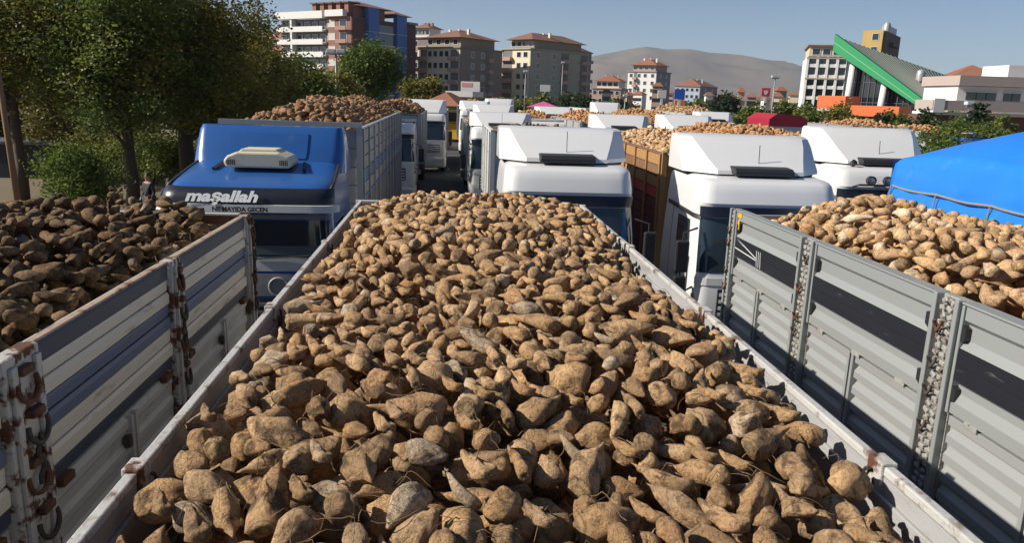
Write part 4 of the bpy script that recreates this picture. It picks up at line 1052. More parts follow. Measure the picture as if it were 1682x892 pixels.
tree('tree behind the left row at the far left edge', gpt(-30, 44), 9, 4.5, 3.8, 4.4, leaf_green, 140, 120, .13, 13, trunk_r=.2, spread=.55, lo=-1.1)
tree('dark tree filling the gap behind the two left trunks', gpt(230, 50), 10, 5.2, 4.2, 5.0, leaf_green, 230, 120, .13, 14, trunk_r=.25, lobes=12, spread=.6, lo=-1.1)
tree('dark tree filling the gap at the left behind the yellowing tree', gpt(110, 52), 10, 5.0, 4.2, 5.2, leaf_olive, 210, 120, .13, 15, trunk_r=.25, lobes=12, spread=.6, lo=-1.1)
# leafless tree poking up above the olive tree
bt = thing('bare_tree', 'leafless grey treetop above the olive tree near the top of the picture', 'tree', gpt(408, 60)); rb = np.random.RandomState(8)
mb = MB(); mb.tube([(0, 0, 0), (.1, 0, 5), (0, 0, 8.6)], [.2, .12, .05], 7)
for k in range(46):
    z = rb.uniform(5.5, 9.2); a = rb.uniform(0, 6.28); l = rb.uniform(.7, 1.7)
    mb.tube([(0, 0, z), (math.cos(a)*l*.5, math.sin(a)*l*.5, z+l*.7), (math.cos(a)*l*.8+rb.normal(0, .1), math.sin(a)*l*.8, z+l*1.6)], [.035, .022, .008], 4, False)
mb.build('trunk', bark, bt)
rf = np.random.RandomState(77)
far = [(770, 172, 150, leaf_green, 'beside the white signboards'), (800, 168, 140, leaf_dark, 'left of the pink roof'), (835, 166, 130, leaf_green, 'under the cream block'), (868, 162, 150, leaf_olive, 'left of the tall lamp'),
       (895, 160, 120, leaf_green, 'behind the third row trucks'), (925, 158, 125, leaf_dark, 'below the grey block'), (960, 156, 118, leaf_dark, 'right below the grey block'), (992, 164, 112, leaf_bright, 'below the pink houses'),
       (1022, 160, 130, leaf_dark, 'left of the small white block'), (1140, 165, 170, leaf_green, 'right of the blue billboard'), (1190, 150, 140, leaf_dark, 'tall, right of the low blue block'), (1232, 177, 120, leaf_bright, 'low, below the red sign'),
       (1290, 168, 120, leaf_green, 'right of the tall lamp'), (1330, 166, 95, leaf_green, 'in front of the white hotel'), (1372, 164, 80, leaf_olive, 'greyish, before the orange canopy'), (1398, 172, 84, leaf_olive, 'under the orange canopy'),
       (1440, 182, 78, leaf_dark, 'clipped dark, before the glass hall'), (1480, 184, 76, leaf_bright, 'before the last white column'), (1525, 176, 70, leaf_dark, 'dark, at the corner of the mall'), (1660, 192, 70, leaf_green, 'at the right edge'), (1580, 190, 66, leaf_green, 'below the mall windows')]
for k, (px, py, d, m, lb) in enumerate(far):
    zt = top_z(px, py, d); rx = rf.uniform(2.0, 2.9)*d/110; hh_ = max(zt, 3.2)
    tree('distant tree '+lb, gpt(px, d), zt, rx*1.15, hh_*.42, hh_*.56, m, 46, 46, .26*d/110, 200+k, trunk_r=.16, group='trees in front of the distant buildings', spread=.42*d/110, lo=-1.0)
tree('bright green shrub above the left end of the blue tarpaulin', gpt(1548, 24), 3.9, 1.35, 1.3, 2.65, leaf_bright, 110, 110, .055, 61, name='bush', cat='bush', group='shrubs', spread=.3, lo=-1.2)
tree('green shrub right of the white truck with round lamps', gpt(1590, 44), 3.6, 2.2, 1.7, 2.3, leaf_green, 80, 70, .11, 62, name='bush', cat='bush', group='shrubs', spread=.3, lo=-1.2)
cf = thing('conifer', 'small spiky conifer in front of the pink mall', 'tree', gpt(1612, 52)); rr_ = np.random.RandomState(4)
zt = top_z(1612, 163, 52); C = []; mb = MB().tube([(0, 0, 0), (0, 0, zt)], [.12, .02], 7)
for k in range(9):
    z = .9+k*(zt-1.1)/9; R0 = 1.55*(1-k/9.5)+.1
    for q in range(7):
        a = q*6.283/7+k*.5
        for s in (.35, .6, .8, 1.0): C.append((math.cos(a)*R0*s, math.sin(a)*R0*s, z+.28*s))
        mb.tube([(0, 0, z), (math.cos(a)*R0, math.sin(a)*R0, z+.3)], [.03, .01], 4, False)
V, F, rr = leaves(np.array(C), 12, .10, .12, 9); np_mesh('crown', V, F, leaf_dark, cf, smooth=False, rnd=rr); mb.build('trunk', bark, cf)

# wooden pole at the far left
wp = gpt(12, 23.5); wpole = M('old pole wood', (.20, .115, .06), .85, 0, .25, 5, stretch=(1, 1, .1))
po = MB().tube([(0, 0, -.1), (-.12, 0, 3.2), (-.24, 0, 6.8)], [.10, .085, .07], 8).build('wooden_pole', wpole, smooth=True); po.location = wp
tag(po, 'thin brown wooden pole leaning slightly at the left edge', 'pole')
# low dark shed behind the pole
sh = thing('shed', 'low dark shed behind the wooden pole at the left edge', 'shed', gpt(15, 38))
MB().box(-1.8, 1.9, 0, 2.5, 0, 1.6).build('wall', M('dark shed', (.03, .03, .035), .8), sh)
MB().box(-2.0, 2.1, -.15, 2.7, 1.6, 1.72).build('roof', M('shed roof', (.10, .11, .12), .6), sh)

# ------------------------------------------------------------------ people by the trunk
skin = M('skin', (.36, .20, .13), .6); hair = M('hair', (.02, .015, .012), .7)
def skinned(name, verts, edges, radii, mat, parent):
    me = bpy.data.meshes.new(name); me.from_pydata(verts, edges, []); me.materials.append(mat)
    o = bpy.data.objects.new(name, me); COL.objects.link(o); o.parent = parent
    o.modifiers.new('skin', 'SKIN'); sv = me.skin_vertices
    if not sv: me.attributes.new('x', 'FLOAT', 'POINT')
    for k, rd in enumerate(radii): me.skin_vertices[0].data[k].radius = (rd, rd) if not isinstance(rd, tuple) else rd
    me.skin_vertices[0].data[0].use_root = True
    sb = o.modifiers.new('sub', 'SUBSURF'); sb.levels = 2; sb.render_levels = 2
    return o
def person(label, loc, rz, shirt, trousers, arm=0.0):
    T = thing('person', label, 'person', loc, rz)
    J = dict(p=(0, 0, .95), w=(0, 0, 1.12), c=(0, .01, 1.34), n=(0, 0, 1.49), h0=(0, -.01, 1.56), h1=(0, -.015, 1.66), h2=(0, 0, 1.73),
             ls=(-.18, 0, 1.42), le=(-.25, .03, 1.14), lw=(-.22, -.12-arm, .93+arm), lh=(-.21, -.17-arm, .86+arm),
             rs=(.18, 0, 1.42), re=(.26, .03, 1.14), rw=(.24, -.08, .92), rh=(.24, -.11, .84),
             lp=(-.09, 0, .92), lk=(-.11, -.02, .5), la=(-.11, .02, .09), lf=(-.12, -.13, .05), rp=(.09, 0, .92), rk=(.12, -.01, .5), ra=(.13, .03, .09), rf=(.14, -.12, .05))
    Rd = dict(p=.13, w=.125, c=.135, n=.055, h0=.07, h1=.085, h2=.06, ls=.065, le=.045, lw=.034, lh=.036, rs=.065, re=.045, rw=.034, rh=.036,
              lp=.09, lk=.062, la=.043, lf=.042, rp=.09, rk=.062, ra=.043, rf=.042)
    E_ = [('p', 'w'), ('w', 'c'), ('c', 'n'), ('n', 'h0'), ('h0', 'h1'), ('h1', 'h2'), ('c', 'ls'), ('ls', 'le'), ('le', 'lw'), ('lw', 'lh'), ('c', 'rs'), ('rs', 're'), ('re', 'rw'), ('rw', 'rh'),
          ('p', 'lp'), ('lp', 'lk'), ('lk', 'la'), ('la', 'lf'), ('p', 'rp'), ('rp', 'rk'), ('rk', 'ra'), ('ra', 'rf')]
    def sub(keys, grow, name, mat, parent):
        ks = list(keys); ix = {k: i for i, k in enumerate(ks)}
        return skinned(name, [J[k] for k in ks], [(ix[a], ix[b]) for a, b in E_ if a in ix and b in ix], [Rd[k]*grow for k in ks], mat, parent)
    body = sub(J.keys(), 1.0, 'body', skin, T)
    sub(['w', 'c', 'ls', 'le', 'rs', 're', 'p'][::-1][:1]+['w', 'c', 'ls', 'le', 'rs', 're', 'lw', 'rw'], 1.16, 'shirt', shirt, T)
    sub(['p', 'lp', 'lk', 'la', 'rp', 'rk', 'ra'], 1.14, 'trousers', trousers, T)
    MB().lathe([(.004, .125), (.06, .105), (.088, .05), (.092, 0), (.085, -.03)], (0, .015, 1.665), 'z', 14).build('hair', hair, T, smooth=True)
    f = MB().box(-.012, .012, -.115, -.085, 1.615, 1.66).build('nose', skin, T, bevel=.006)
    for s in (-1, 1):
        MB().box(s*.032-.012, s*.032+.012, -.098, -.088, 1.662, 1.674).build('eye', hair, T)
        MB().box(s*.088-.008, s*.088+.008, -.02, .02, 1.61, 1.67).build('ear', skin, T, bevel=.006)
    return T
try:
    person('person in a dark blue jacket standing beside the thick tree trunk', gpt(268, 24.2), .5, M('dark blue jacket', (.02, .035, .09), .8), M('dark trousers', (.02, .02, .025), .8), .1)
    person('person in dark clothes standing left of the one in blue', gpt(232, 25.6), -.6, M('black jacket', (.018, .017, .02), .8), M('grey trousers', (.05, .05, .055), .8))
except Exception as ex:
    print('PERSON FAIL', ex)

# ------------------------------------------------------------------ buildings
roof_tile = M('terracotta roof', (0.26, 0.105, 0.06), .85, 0, .25, .6, (.12, .07, .05), .4, 1.2, soft=.3)
roof_brown = M('brown tile roof', (0.20, 0.10, 0.065), .85, 0, .25, .5)
win_frame = M('window frame', (.55, .54, .52), .5)
class Bld:
    """block standing on its front-right corner; front face y=0 (x from -W to 0), right face x=0 (y from 0 to D)"""
    def __init__(s, name, label, pxl, pxc, pxr, d, yaw, pytop, z0=0, cat='building', group=None):
        a = R_(yaw); c, sn = math.cos(a), math.sin(a)
        k = lambda px: onY(px, 160, 100)[0]/100
        kc, kl, kr = k(pxc), k(pxl), k(pxr)
        s.W = (kc-kl)*d/(c-kl*sn); s.D = (kr-kc)*d/(-sn-kr*c) if abs(-sn-kr*c) > 1e-3 else 12
        s.D = abs(s.D); s.H = onY(pxc, pytop, d)[2]
        s.T = thing(name, label, cat, (kc*d, d, 0), a, group)
        s.win = {}
    def box(s, nm, mat, *a, parent=None, bevel=0): return MB().box(*a).build(nm, mat, parent or s.T, bevel=bevel)
    def window(s, face, u, z, w_, h, glassm=None, fr=True):
        key = (round(w_, 2), round(h, 2), face, fr, glassm.name if glassm else '')
        if key not in s.win:
            mb = MB(); t = .12
            def q(x0, x1, z0, z1, d0, d1):
                if face == 'f': mb.box(x0, x1, -d1, -d0, z0, z1)
                else: mb.box(d0, d1, x0, x1, z0, z1)
            if fr:
                for a in ((-w_/2-t, -w_/2, 0, h), (w_/2, w_/2+t, 0, h), (-w_/2-t, w_/2+t, -t, 0), (-w_/2-t, w_/2+t, h, h+t)): q(*a, .002, .09)
                mb.cur = 1
            q(-w_/2, w_/2, 0, h, .002, .035)
            o = mb.build('window', [win_frame, glassm or glass] if fr else [glassm or glass], s.T); s.win[key] = o
        else: o = link_copy(s.win[key], s.T)
        o.location = (u, 0, z) if face == 'f' else (0, u, z)
    def hip(s, nm, mat, x0, x1, y0, y1, z, h, ov=.6):
        cx, cy = (x0+x1)/2, (y0+y1)/2; lx, ly = x1-x0, y1-y0; a = max(0, (lx-ly)/2); b = max(0, (ly-lx)/2)
        x0 -= ov; x1 += ov; y0 -= ov; y1 += ov
        mb = MB(); A, B, C_, D_ = (x0, y0, z), (x1, y0, z), (x1, y1, z), (x0, y1, z)
        P, Q = (cx-a, cy-b, z+h), (cx+a, cy+b, z+h)
        if a >= b: mb.quad(A, B, Q, P).quad(B, C_, Q).quad(C_, D_, P, Q).quad(D_, A, P)
        else: mb.quad(A, B, P).quad(B, C_, Q, P).quad(C_, D_, Q).quad(D_, A, P, Q)
        mb.quad(A, D_, C_, B)
        return mb.build(nm, mat, s.T)

plaster_white = M('white render', (.66, .65, .62), .8, 0, .06, .3, (.4, .37, .33), .2, .3, soft=.4)
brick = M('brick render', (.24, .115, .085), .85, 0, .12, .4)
brick_shaded = M('shaded brick render', (.105, .05, .045), .85, 0, .12, .4)  # darker copy of the brick, with the right side's shade in its colour
blue_clad = M('blue cladding', (.03, .11, .36), .45, 0, .1, .3)
curtain = glass_mat('curtain wall', (.05, .06, .08), .12)
balc_shade = M('painted balcony shade', (.16, .15, .145), .8, 0, .2, .5)  # dark panel colour that paints the shade inside the balconies
# 1. white, brick and blue block -------------------------------------------------
B = Bld('apartment_block', 'tall apartment block with white balconies, brick bay and blue glazed side', 463, 578, 681, 200, -38, 26)
W, D, H = B.W, B.D, B.H; fl = 3.15; nfl = int(H/fl)
B.box('wall', brick, -W*.33, 0, 0, D, 0, H)
B.box('wall', plaster_white, -W, -W*.331, .9, D*.9, 0, H-.3)
B.box('side_wall', brick_shaded, .02, .35, .05, D, 0, H-.2)
for a, b, m in ((.20, .36, blue_clad), (.64, .80, blue_clad)): B.box('blue_bay', m, .05, 1.4, D*a, D*b, 0, H+2.6 if a < .3 else H+1.6)
cw = B.box('curtain_wall', curtain, .05, .7, D*.37, D*.63, 0, H-1.2)
for k in range(nfl):
    z = H-(k+1)*fl
    if z < 3: break
    B.box('floor_band', plaster_white, .06, .78, D*.365, D*.635, z-.12, z+.12); 
    for a in (.28, .72): B.window('r', D*a+1.0, z+.9, 1.2, 1.3)
    B.box('blue_band', M('pale blue line', (.25, .36, .55), .5), .06, 1.44, D*.198, D*.362, z-.07, z+.07); B.box('blue_band', MATS['pale blue line'], .06, 1.44, D*.638, D*.802, z-.07, z+.07)
    # white balconies on the left wing: parapet band, dark panel painted as shade behind, glazed part
    for a, b in ((-W, -W*.80), (-W*.775, -W*.345)):
        B.box('balcony_parapet', plaster_white, a, b, -1.0, -.75, z-.35, z+.95)
        B.box('balcony_floor', plaster_white, a, b, -.75, .88, z-.35, z-.1)
        B.box('shade_panel', balc_shade, a+.05, b-.05, .55, .88, z+.0, z+fl-.4)
        n_ = 2 if b-a < 6 else 4
        for q in range(n_): B.window('f', a+(b-a)*(q+.5)/n_, z+.25, (b-a)/n_*.62, 1.9); 
    for o in B.T.children:
        if o.name.startswith('window') and abs(o.location[1]) < 1e-6 and o.location[0] < -W*.34: o.location[1] = .54
    for q in (-W*.26,): B.window('f', q, z+.8, 2.4, 1.5, M('pale blind', (.5, .47, .42), .7))
    B.box('brick_balcony', M('pink parapet', (.34, .19, .15), .8), -W*.17, -W*.03, -1.1, -.9, z-.1, z+.85); B.box('balcony_slab', plaster_white, -W*.17, -W*.03, -.9, 0, z-.1, z+.05)
    B.window('f', -W*.10, z+.3, 2.2, 2.1)
B.box('pillar', plaster_white, -W*.80, -W*.775, -1.02, .88, 0, H)
B.box('parapet', plaster_white, -W-.3, -W*.335, -1.25, .3, H-.28, H+1.5); B.box('parapet', plaster_white, -W*.30, -W*.06, -1.2, .3, H+.05, H+1.6)
B.hip('roof', roof_brown, -W*.92, -W*.5, 2, D*.8, H+1.2, 1.6); B.hip('roof', roof_brown, -W*.55, .5, 1.5, D*.6, H+2.7, 2.0); B.hip('roof', roof_brown, -W*.4, 1.2, D*.62, D*.86, H+1.7, 1.3)
for q in range(5): B.box('dormer', brick, -W*(.55-.11*q), -W*(.50-.11*q), .8, 4, H+.3, H+3.4); B.box('dormer_roof', roof_brown, -W*(.57-.11*q), -W*(.48-.11*q), .3, 4.4, H+3.42, H+3.7)
B.box('penthouse', brick, -W*.5, -1.0, 2, D*.55, H+.02, H+2.65)
B.box('lift_head', M('slate head', (.2, .2, .22), .7), 0.2, 1.2, D*.84, D, H-.15, H+.5)
B.box('wing', brick, -W*1.18, -W*1.01, 2, D*.6, 0, H-2.0)
for k in range(nfl): 
    z = H-2-(k+1)*fl
    if z > 3: B.box('balcony_parapet', M('brick parapet', (.33, .17, .12), .8), -W*1.19, -W*1.02, .9, 1.1, z, z+1.0); B.box('balcony_slab', plaster_white, -W*1.19, -W*1.02, 1.1, 1.98, z-.15, z)

def block(name, label, pxl, pxc, pxr, d, yaw, pytop, mf, mr, fcols, rcols, fl=3.1, roof=None, roofh=2.2, balc=(), rbalc=(), pent=None, ww=1.3, wh=1.4, balc_mat=None, group=None):
    """fcols/rcols: window column positions as fractions of the face; balc: (from,to) fractions of balcony stacks"""
    B = Bld(name, label, pxl, pxc, pxr, d, yaw, pytop, group=group); W, D, H = B.W, B.D, B.H
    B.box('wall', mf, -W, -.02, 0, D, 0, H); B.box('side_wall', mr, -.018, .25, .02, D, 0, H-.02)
    n = int(H/fl)
    for k in range(n):
        z = H-(k+1)*fl
        if z < 2: break
        for f in fcols: B.window('f', -W*(1-f), z+.9, ww, wh)
        for f in rcols: B.window('r', D*f, z+.9, ww, wh); B.T.children[-1].location[0] = .25
        for a, b in balc:
            B.box('balcony', balc_mat or mf, -W*(1-a), -W*(1-b), -1.25, 0, z-.15, z+.85)
            B.box('balcony_shade_panel', balc_shade, -W*(1-a)+.2, -W*(1-b)-.2, -.06, 0, z+.86, z+fl-.4)
        for a, b in rbalc:
            B.box('balcony', balc_mat or mr, .25, 1.45, D*a, D*b, z-.15, z+.85)
            B.box('balcony_shade_panel', balc_shade, .25, .31, D*a+.2, D*b-.2, z+.86, z+fl-.4)
    B.box('cornice', mr, -W-.4, .6, -.5, D+.4, H+.002, H+.35)
    if pent:
        B.box('penthouse', pent, -W*.86, -W*.08, D*.1, D*.9, H+.36, H+2.9); h0 = H+2.9
        for f in (.2, .4, .6, .8): B.window('f', -W*(1-f), H+1.1, 1.6, 1.3); B.T.children[-1].location[1] = D*.1
    else: h0 = H+.36
    if roof:
        B.hip('roof', roof, -W*.92 if pent else -W, -W*.04 if pent else 0, D*.05 if pent else 0, D*.95 if pent else D, h0+.002, roofh)
        for q in range(3): B.box('chimney', mf, -W*(.25+.22*q), -W*(.25+.22*q)+.7, D*.4, D*.4+.7, h0, h0+roofh+.1)
        MB().tube([(-W*.5, D*.5, h0), (-W*.5, D*.5, h0+roofh+1.6)], .05, 5).build('mast', steel, B.T)
    return B
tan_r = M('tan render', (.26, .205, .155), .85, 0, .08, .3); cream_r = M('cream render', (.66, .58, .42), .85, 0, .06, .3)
taupe_shade_r = M('taupe and shaded cream render', (.22, .185, .155), .85, 0, .08, .3); green_r = M('grey green render', (.33, .33, .26), .85, 0, .08, .3)  # taupe doubles as painted shade on the cream block's right side
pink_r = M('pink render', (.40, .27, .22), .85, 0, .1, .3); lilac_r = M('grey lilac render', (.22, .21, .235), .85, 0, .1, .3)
block('apartment_block', 'brown balconied block just right of the blue glazed building', 676, 704, 727, 235, -35, 62, tan_r, taupe_shade_r, (.25,), (.5,), balc=((.4, .98),), roof=roof_brown, pent=plaster_white, roofh=1.6, balc_mat=pink_r)
block('apartment_block', 'cream block with small square windows and a right side coloured as shaded', 686, 754, 822, 215, -42, 78, cream_r, taupe_shade_r, (.30, .43, .57, .70), (.28, .52), balc=((.02, .24), (.78, .99)), rbalc=((.6, .72),), roof=roof_brown, roofh=2.6, pent=tan_r, balc_mat=pink_r)
block('apartment_block', 'cream and grey green block with balconies and a brown hipped roof', 822, 868, 963, 230, -48, 80, cream_r, green_r, (.62, .85), (.12, .38), balc=((.02, .40),), rbalc=((.50, .64), (.84, .98)), roof=roof_brown, roofh=2.4, pent=tan_r, balc_mat=pink_r, ww=1.5)
B = block('apartment_block', 'lilac grey balconied wing behind the grey green block', 905, 945, 967, 250, -30, 84, lilac_r, lilac_r, (.2, .6), (.5,), balc=((.3, .5), (.7, .95)), rbalc=((.3, .9),), roof=roof_brown, roofh=2.2, balc_mat=lilac_r)
pale_blue = M('pale blue render', (.36, .43, .50), .8, 0, .1, .3)
block('apartment_block', 'small distant white and blue block with orange roofs', 1029, 1075, 1098, 330, -38, 118, plaster_white, lilac_r, (.12, .4, .62, .88), (.3, .7), balc=((.2, .34),), roof=roof_tile, roofh=3.0, pent=pink_r, balc_mat=pink_r)
block('apartment_block', 'low distant block with blue grey side and orange roof', 1108, 1148, 1176, 360, -36, 142, pale_blue, lilac_r, (.1, .3, .5, .7, .9), (.3, .7), roof=roof_tile, roofh=3.2)
block('apartment_block', 'low pink houses left of the small white and blue block', 972, 1018, 1030, 300, -25, 146, pink_r, pink_r, (.1, .3, .5, .7, .9), (.5,), roof=roof_tile, roofh=2.6, pent=plaster_white)
# small houses of the distant town
rt_ = np.random.RandomState(19)
hm = [plaster_white, pink_r, cream_r, tan_r]
names = []
for k in range(26):
    px = 970+k*13.2+rt_.uniform(-4, 4); d = rt_.uniform(210, 520); wpx = rt_.uniform(4.5, 9)
    wd = wpx*2*d/1250; H = rt_.uniform(4.5, 9.5); dp = wd*rt_.uniform(.6, 1)
    mi = rt_.randint(4); nth = ['leftmost', 'second', 'third', 'fourth', 'fifth', 'sixth', 'seventh', 'eighth', 'ninth', 'tenth', 'eleventh', 'twelfth', 'thirteenth', 'fourteenth', 'fifteenth', 'sixteenth', 'seventeenth', 'eighteenth', 'nineteenth', 'twentieth', 'twenty-first', 'twenty-second', 'twenty-third', 'twenty-fourth', 'twenty-fifth', 'rightmost'][k]
    T = thing('town_house', '%s small house, %s from the left in the distant town below the hill' % (['white', 'pink', 'cream', 'tan'][mi], nth) if 0 < k < 25 else '%s small house, %s of the distant town below the hill' % (['white', 'pink', 'cream', 'tan'][mi], nth), 'house', gpt(px, d), R_(rt_.uniform(-40, 10)), 'houses of the distant town')
    m = hm[mi]
    MB().box(-wd/2, wd/2, 0, dp, 0, H).build('wall', m, T)
    mb = MB(); a, b, z = wd/2+.5, dp+.5, H+.002
    mb.quad((-a, -.5, z), (a, -.5, z), (a*.3, dp/2, z+1.3)).quad((-a, -.5, z), (a*.3, dp/2, z+1.3), (-a*.3, dp/2, z+1.3)).quad((a, -.5, z), (a, b, z), (a*.3, dp/2, z+1.3)).quad((-a, b, z), (-a, -.5, z), (-a*.3, dp/2, z+1.3)).quad((a, b, z), (-a, b, z), (-a*.3, dp/2, z+1.3), (a*.3, dp/2, z+1.3))
    mb.build('roof', roof_tile if rt_.rand() < .7 else roof_brown, T)
    for q in range(int(H/3)):
        for u in (-.3, 0, .3): MB().box(u*wd-.6, u*wd+.6, -.06, -.003, q*3+1.0, q*3+2.3).build('window', glass, T)

# hotel ---------------------------------------------------------------------------
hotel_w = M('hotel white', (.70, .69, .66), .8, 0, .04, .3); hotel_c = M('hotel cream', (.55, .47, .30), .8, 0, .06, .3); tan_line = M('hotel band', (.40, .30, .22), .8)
B = Bld('hotel', 'white hotel with a grid of windows behind the green roofed hall', 1318, 1404, 1420, 165, -22, 95); W, D, H = B.W, B.D, B.H
B.box('wall', hotel_w, -W, 0, 0, D, 0, H); B.box('side_wall', M('hotel shaded side', (.16, .13, .10), .8), .003, .2, .1, D, 0, H-.1)  # side wall of the white hotel has its shade painted in dark brown
B.box('attic', hotel_c, -W+.4, -.6, .6, D-.6, H+.002, H+2.4); B.box('attic_roof', roof_brown, -W, 0, 0, D, H+2.42, H+2.75)
rows = 6; fl = (H-1.0)/rows
for r_ in range(rows):
    z = H-(r_+1)*fl+.3
    for c in range(5):
        u = -W*(1-(.115+.19*c)); B.window('f', u, z+.75, 1.9, 1.55)
        B.box('balcony', hotel_w, u-1.35, u+1.35, -.55, -.1, z-.05, z+.62)
for c in range(6): B.box('pilaster', hotel_w, -W*(1-(.02+.19*c))-.25, -W*(1-(.02+.19*c))+.25, -.7, -.003, 0, H)
for z in (H-2*fl, H-.25): B.box('band', tan_line, -W-.05, .05, -.78, -.71, z, z+.3)
for c in range(4): B.window('f', -W*(1-(.17+.2*c)), H+.7, 1.5, 1.2); B.T.children[-1].location[1] = .6
# yellow tower
B = Bld('tower_block', 'ochre tower with dark right side behind the green roof', 1404, 1438, 1464, 190, -40, 48); W, D, H = B.W, B.D, B.H
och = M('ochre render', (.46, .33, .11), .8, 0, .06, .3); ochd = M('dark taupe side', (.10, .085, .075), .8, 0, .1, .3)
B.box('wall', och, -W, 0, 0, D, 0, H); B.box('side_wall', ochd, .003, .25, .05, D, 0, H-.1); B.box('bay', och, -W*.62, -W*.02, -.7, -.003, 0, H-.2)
for k in range(8): 
    B.window('f', -W*.36, H-2.4-k*3.2, 1.4, 1.5); B.T.children[-1].location[1] = -.7
    B.box('balcony', ochd, .25, 1.3, D*.3, D*.7, H-3.4-k*3.2, H-2.5-k*3.2)
B.box('machine_room', steel, -W*.4, -.2, D*.3, D*.8, H+.002, H+1.6); MB().lathe([(.01, 2.6), (.7, 2.2), (.9, 1.6), (.9, 0)], (-W*.15, D*.3, H+.01), 'z', 12).build('water_tank', steel, B.T, smooth=True)

# hall with the green roof edge --------------------------------------------------------
dB = 92.; yaw = R_(-52); cY, sY = math.cos(yaw), math.sin(yaw)
kk = lambda px: onY(px, 160, 100)[0]/100
b0 = (kk(1521)*dB, dB); kl = kk(1362); Wd = (kk(1521)-kl)*dB/(cY-kl*sY)
HT = thing('exhibition_hall', 'hall with a steep grey roof, bright green edge and dark glass front', 'building', (b0[0], b0[1], 0), yaw)
yA = dB-Wd*sY; zB = onY(1521, 163, dB)[2]; zA = onY(1362, 55, yA)[2]
green = M('green fascia', (.012, .25, .085), .45, 0, .08, .3); roof_g = M('grey green seamed roof', (.105, .125, .105), .55, .1, .08, .4)
def rz_at(x): return zB+(zA-zB)*(-x/Wd)
fa = MB(); fa.prism([(0, zB-.1), (-Wd, zA), (-Wd, zA-2.2), (0, zB-1.2)], 'y', -.6, .1).build('green_fascia', green, HT)
MB().prism([(-.2, zB-.65), (-Wd, zA-1.0), (-Wd, zA-1.12), (-.2, zB-.76)], 'y', -.66, -.605).build('fascia_groove', M('pale green line', (.12, .42, .22), .5), HT)
def hall_local(px, py, y):
    p = onY(px, py, y); dx, dy = p[0]-b0[0], p[1]-b0[1]; return Vector((dx*cY+dy*sY, -dx*sY+dy*cY, p[2]))
qA, qB = Vector((-Wd+.1, .11, zA-.35)), Vector((-.02, .11, zB-.25)); qC, qD = hall_local(1574, 164, 99), hall_local(1576, 131, 121)
dn_ = Vector((0, 0, -.35)); rp = MB()
def rq(u, v): return (qA*(1-u)+qB*u)*(1-v)+(qD*(1-u)+qC*u)*v
for i in range(8):
    for j in range(8):
        a = [rq((i+p)/8, (j+q)/8) for p, q in ((0, 0), (1, 0), (1, 1), (0, 1))]
        rp.quad(*a); rp.quad(*[v+dn_ for v in a[::-1]])
for a, b in ((qA, qB), (qB, qC), (qC, qD), (qD, qA)): rp.quad(a, b, b+dn_, a+dn_)
roof_o = rp.build('roof', roof_g, HT)
for k in range(30):
    v = (k+.5)/30; pts = [rq(u, v)+Vector((0, 0, .05)) for u in np.linspace(0, 1, 9)]
    MB().tube(pts, .06, 4, False).build('seam', M('roof seam', (.16, .18, .155), .5), roof_o)
MB().quad(qD, qC, Vector((qC.x, qC.y, 0)), Vector((qD.x, qD.y, 0))).build('rear_wall', M('hall wall', (.3, .29, .27), .8), HT)
dep = 8
gw = MB().prism([(-1.5, .02), (-Wd*.93, .02), (-Wd*.93, rz_at(-Wd*.93)-2.3), (-1.5, rz_at(-1.5)-1.6)], 'y', 2.0, 2.2).build('glass_front', glass_mat('hall glass', (.012, .018, .028), .08), HT)
mull = M('dark mullion', (.06, .065, .075), .5)
for k in range(13):
    x = -1.8-k*(Wd*.93-2.2)/12; MB().box(x-.05, x+.05, 1.88, 1.995, 0, rz_at(x)-1.9).build('mullion', mull, gw)
for z in (2.6, 5.2, 7.8):
    xr = min(-1.6, -(z+1.6-zB)/(zA-zB)*Wd-.2); MB().box(-Wd*.93, xr, 1.9, 1.99, z-.05, z+.05).build('transom', mull, gw)
for f in (.82, .46, .07):
    x = -Wd*f; MB().tube([(x-.25, .9, 0), (x+.1, .9, rz_at(x)-1.6)], .42, 12).build('column', plaster_white, HT, smooth=True)
MB().box(-Wd*.93, -1.5, 2.25, dep-.5, 0, 4.0).build('hall_body', M('hall wall', (.3, .29, .27), .8), HT)
orange = M('orange canopy', (.62, .13, .03), .5, 0, .08, .5)
MB().box(-Wd*.93, -Wd*.63, -5.0, -.7, 4.3, 5.9).build('canopy', orange, HT); MB().box(-Wd*.63+.01, -Wd*.10, -4.6, -.7, 3.5, 4.8).build('canopy', orange, HT)
for x in (-Wd*.9, -Wd*.5, -Wd*.15): MB().box(x-.15, x+.15, -4.4, -4.1, 0, 3.5).build('canopy_post', plaster_white, HT)
MB().lathe([(.01, 1.6), (.5, 1.4), (.6, .9), (.6, 0)], (-Wd*.35, 9, rz_at(-Wd*.35)-.4), 'z', 10).build('roof_vent', steel, HT, smooth=True)

# mall ----------------------------------------------------------------------------------
dM = 84.; mx0 = onY(1526, 160, dM)[0]
ML = thing('shopping_mall', 'pinkish mall with long window bands at the right edge', 'building', (mx0, dM, 0), R_(-4))
mp = M('pinkish panel', (.40, .33, .295), .7, 0, .05, .4); dkbr = M('dark brick base', (.13, .06, .04), .85, 0, .15, .5)
def zz(py, px=1600): return onY(px, py, dM)[2]
MB().box(0, 26, .0, 4, 0, zz(190)).build('base_wall', dkbr, ML)
MB().box(-.1, 26.1, -.5, 3, zz(189.5), zz(185)).build('white_band', plaster_white, ML)
MB().box(-.1, 26.1, -1.2, 2.6, zz(182), zz(166)).build('lower_panel_band', mp, ML)
MB().box(.0, 1.2, -1.25, 0, zz(186), zz(163.5)).build('corner_pier', plaster_white, ML)
MB().box(3.6, 26, .8, 8, zz(165.9), zz(141)).build('upper_wall', plaster_white, ML)
MB().box(3.3, 26.2, .2, 8.2, zz(140.5), zz(124)).build('upper_panel_band', mp, ML)
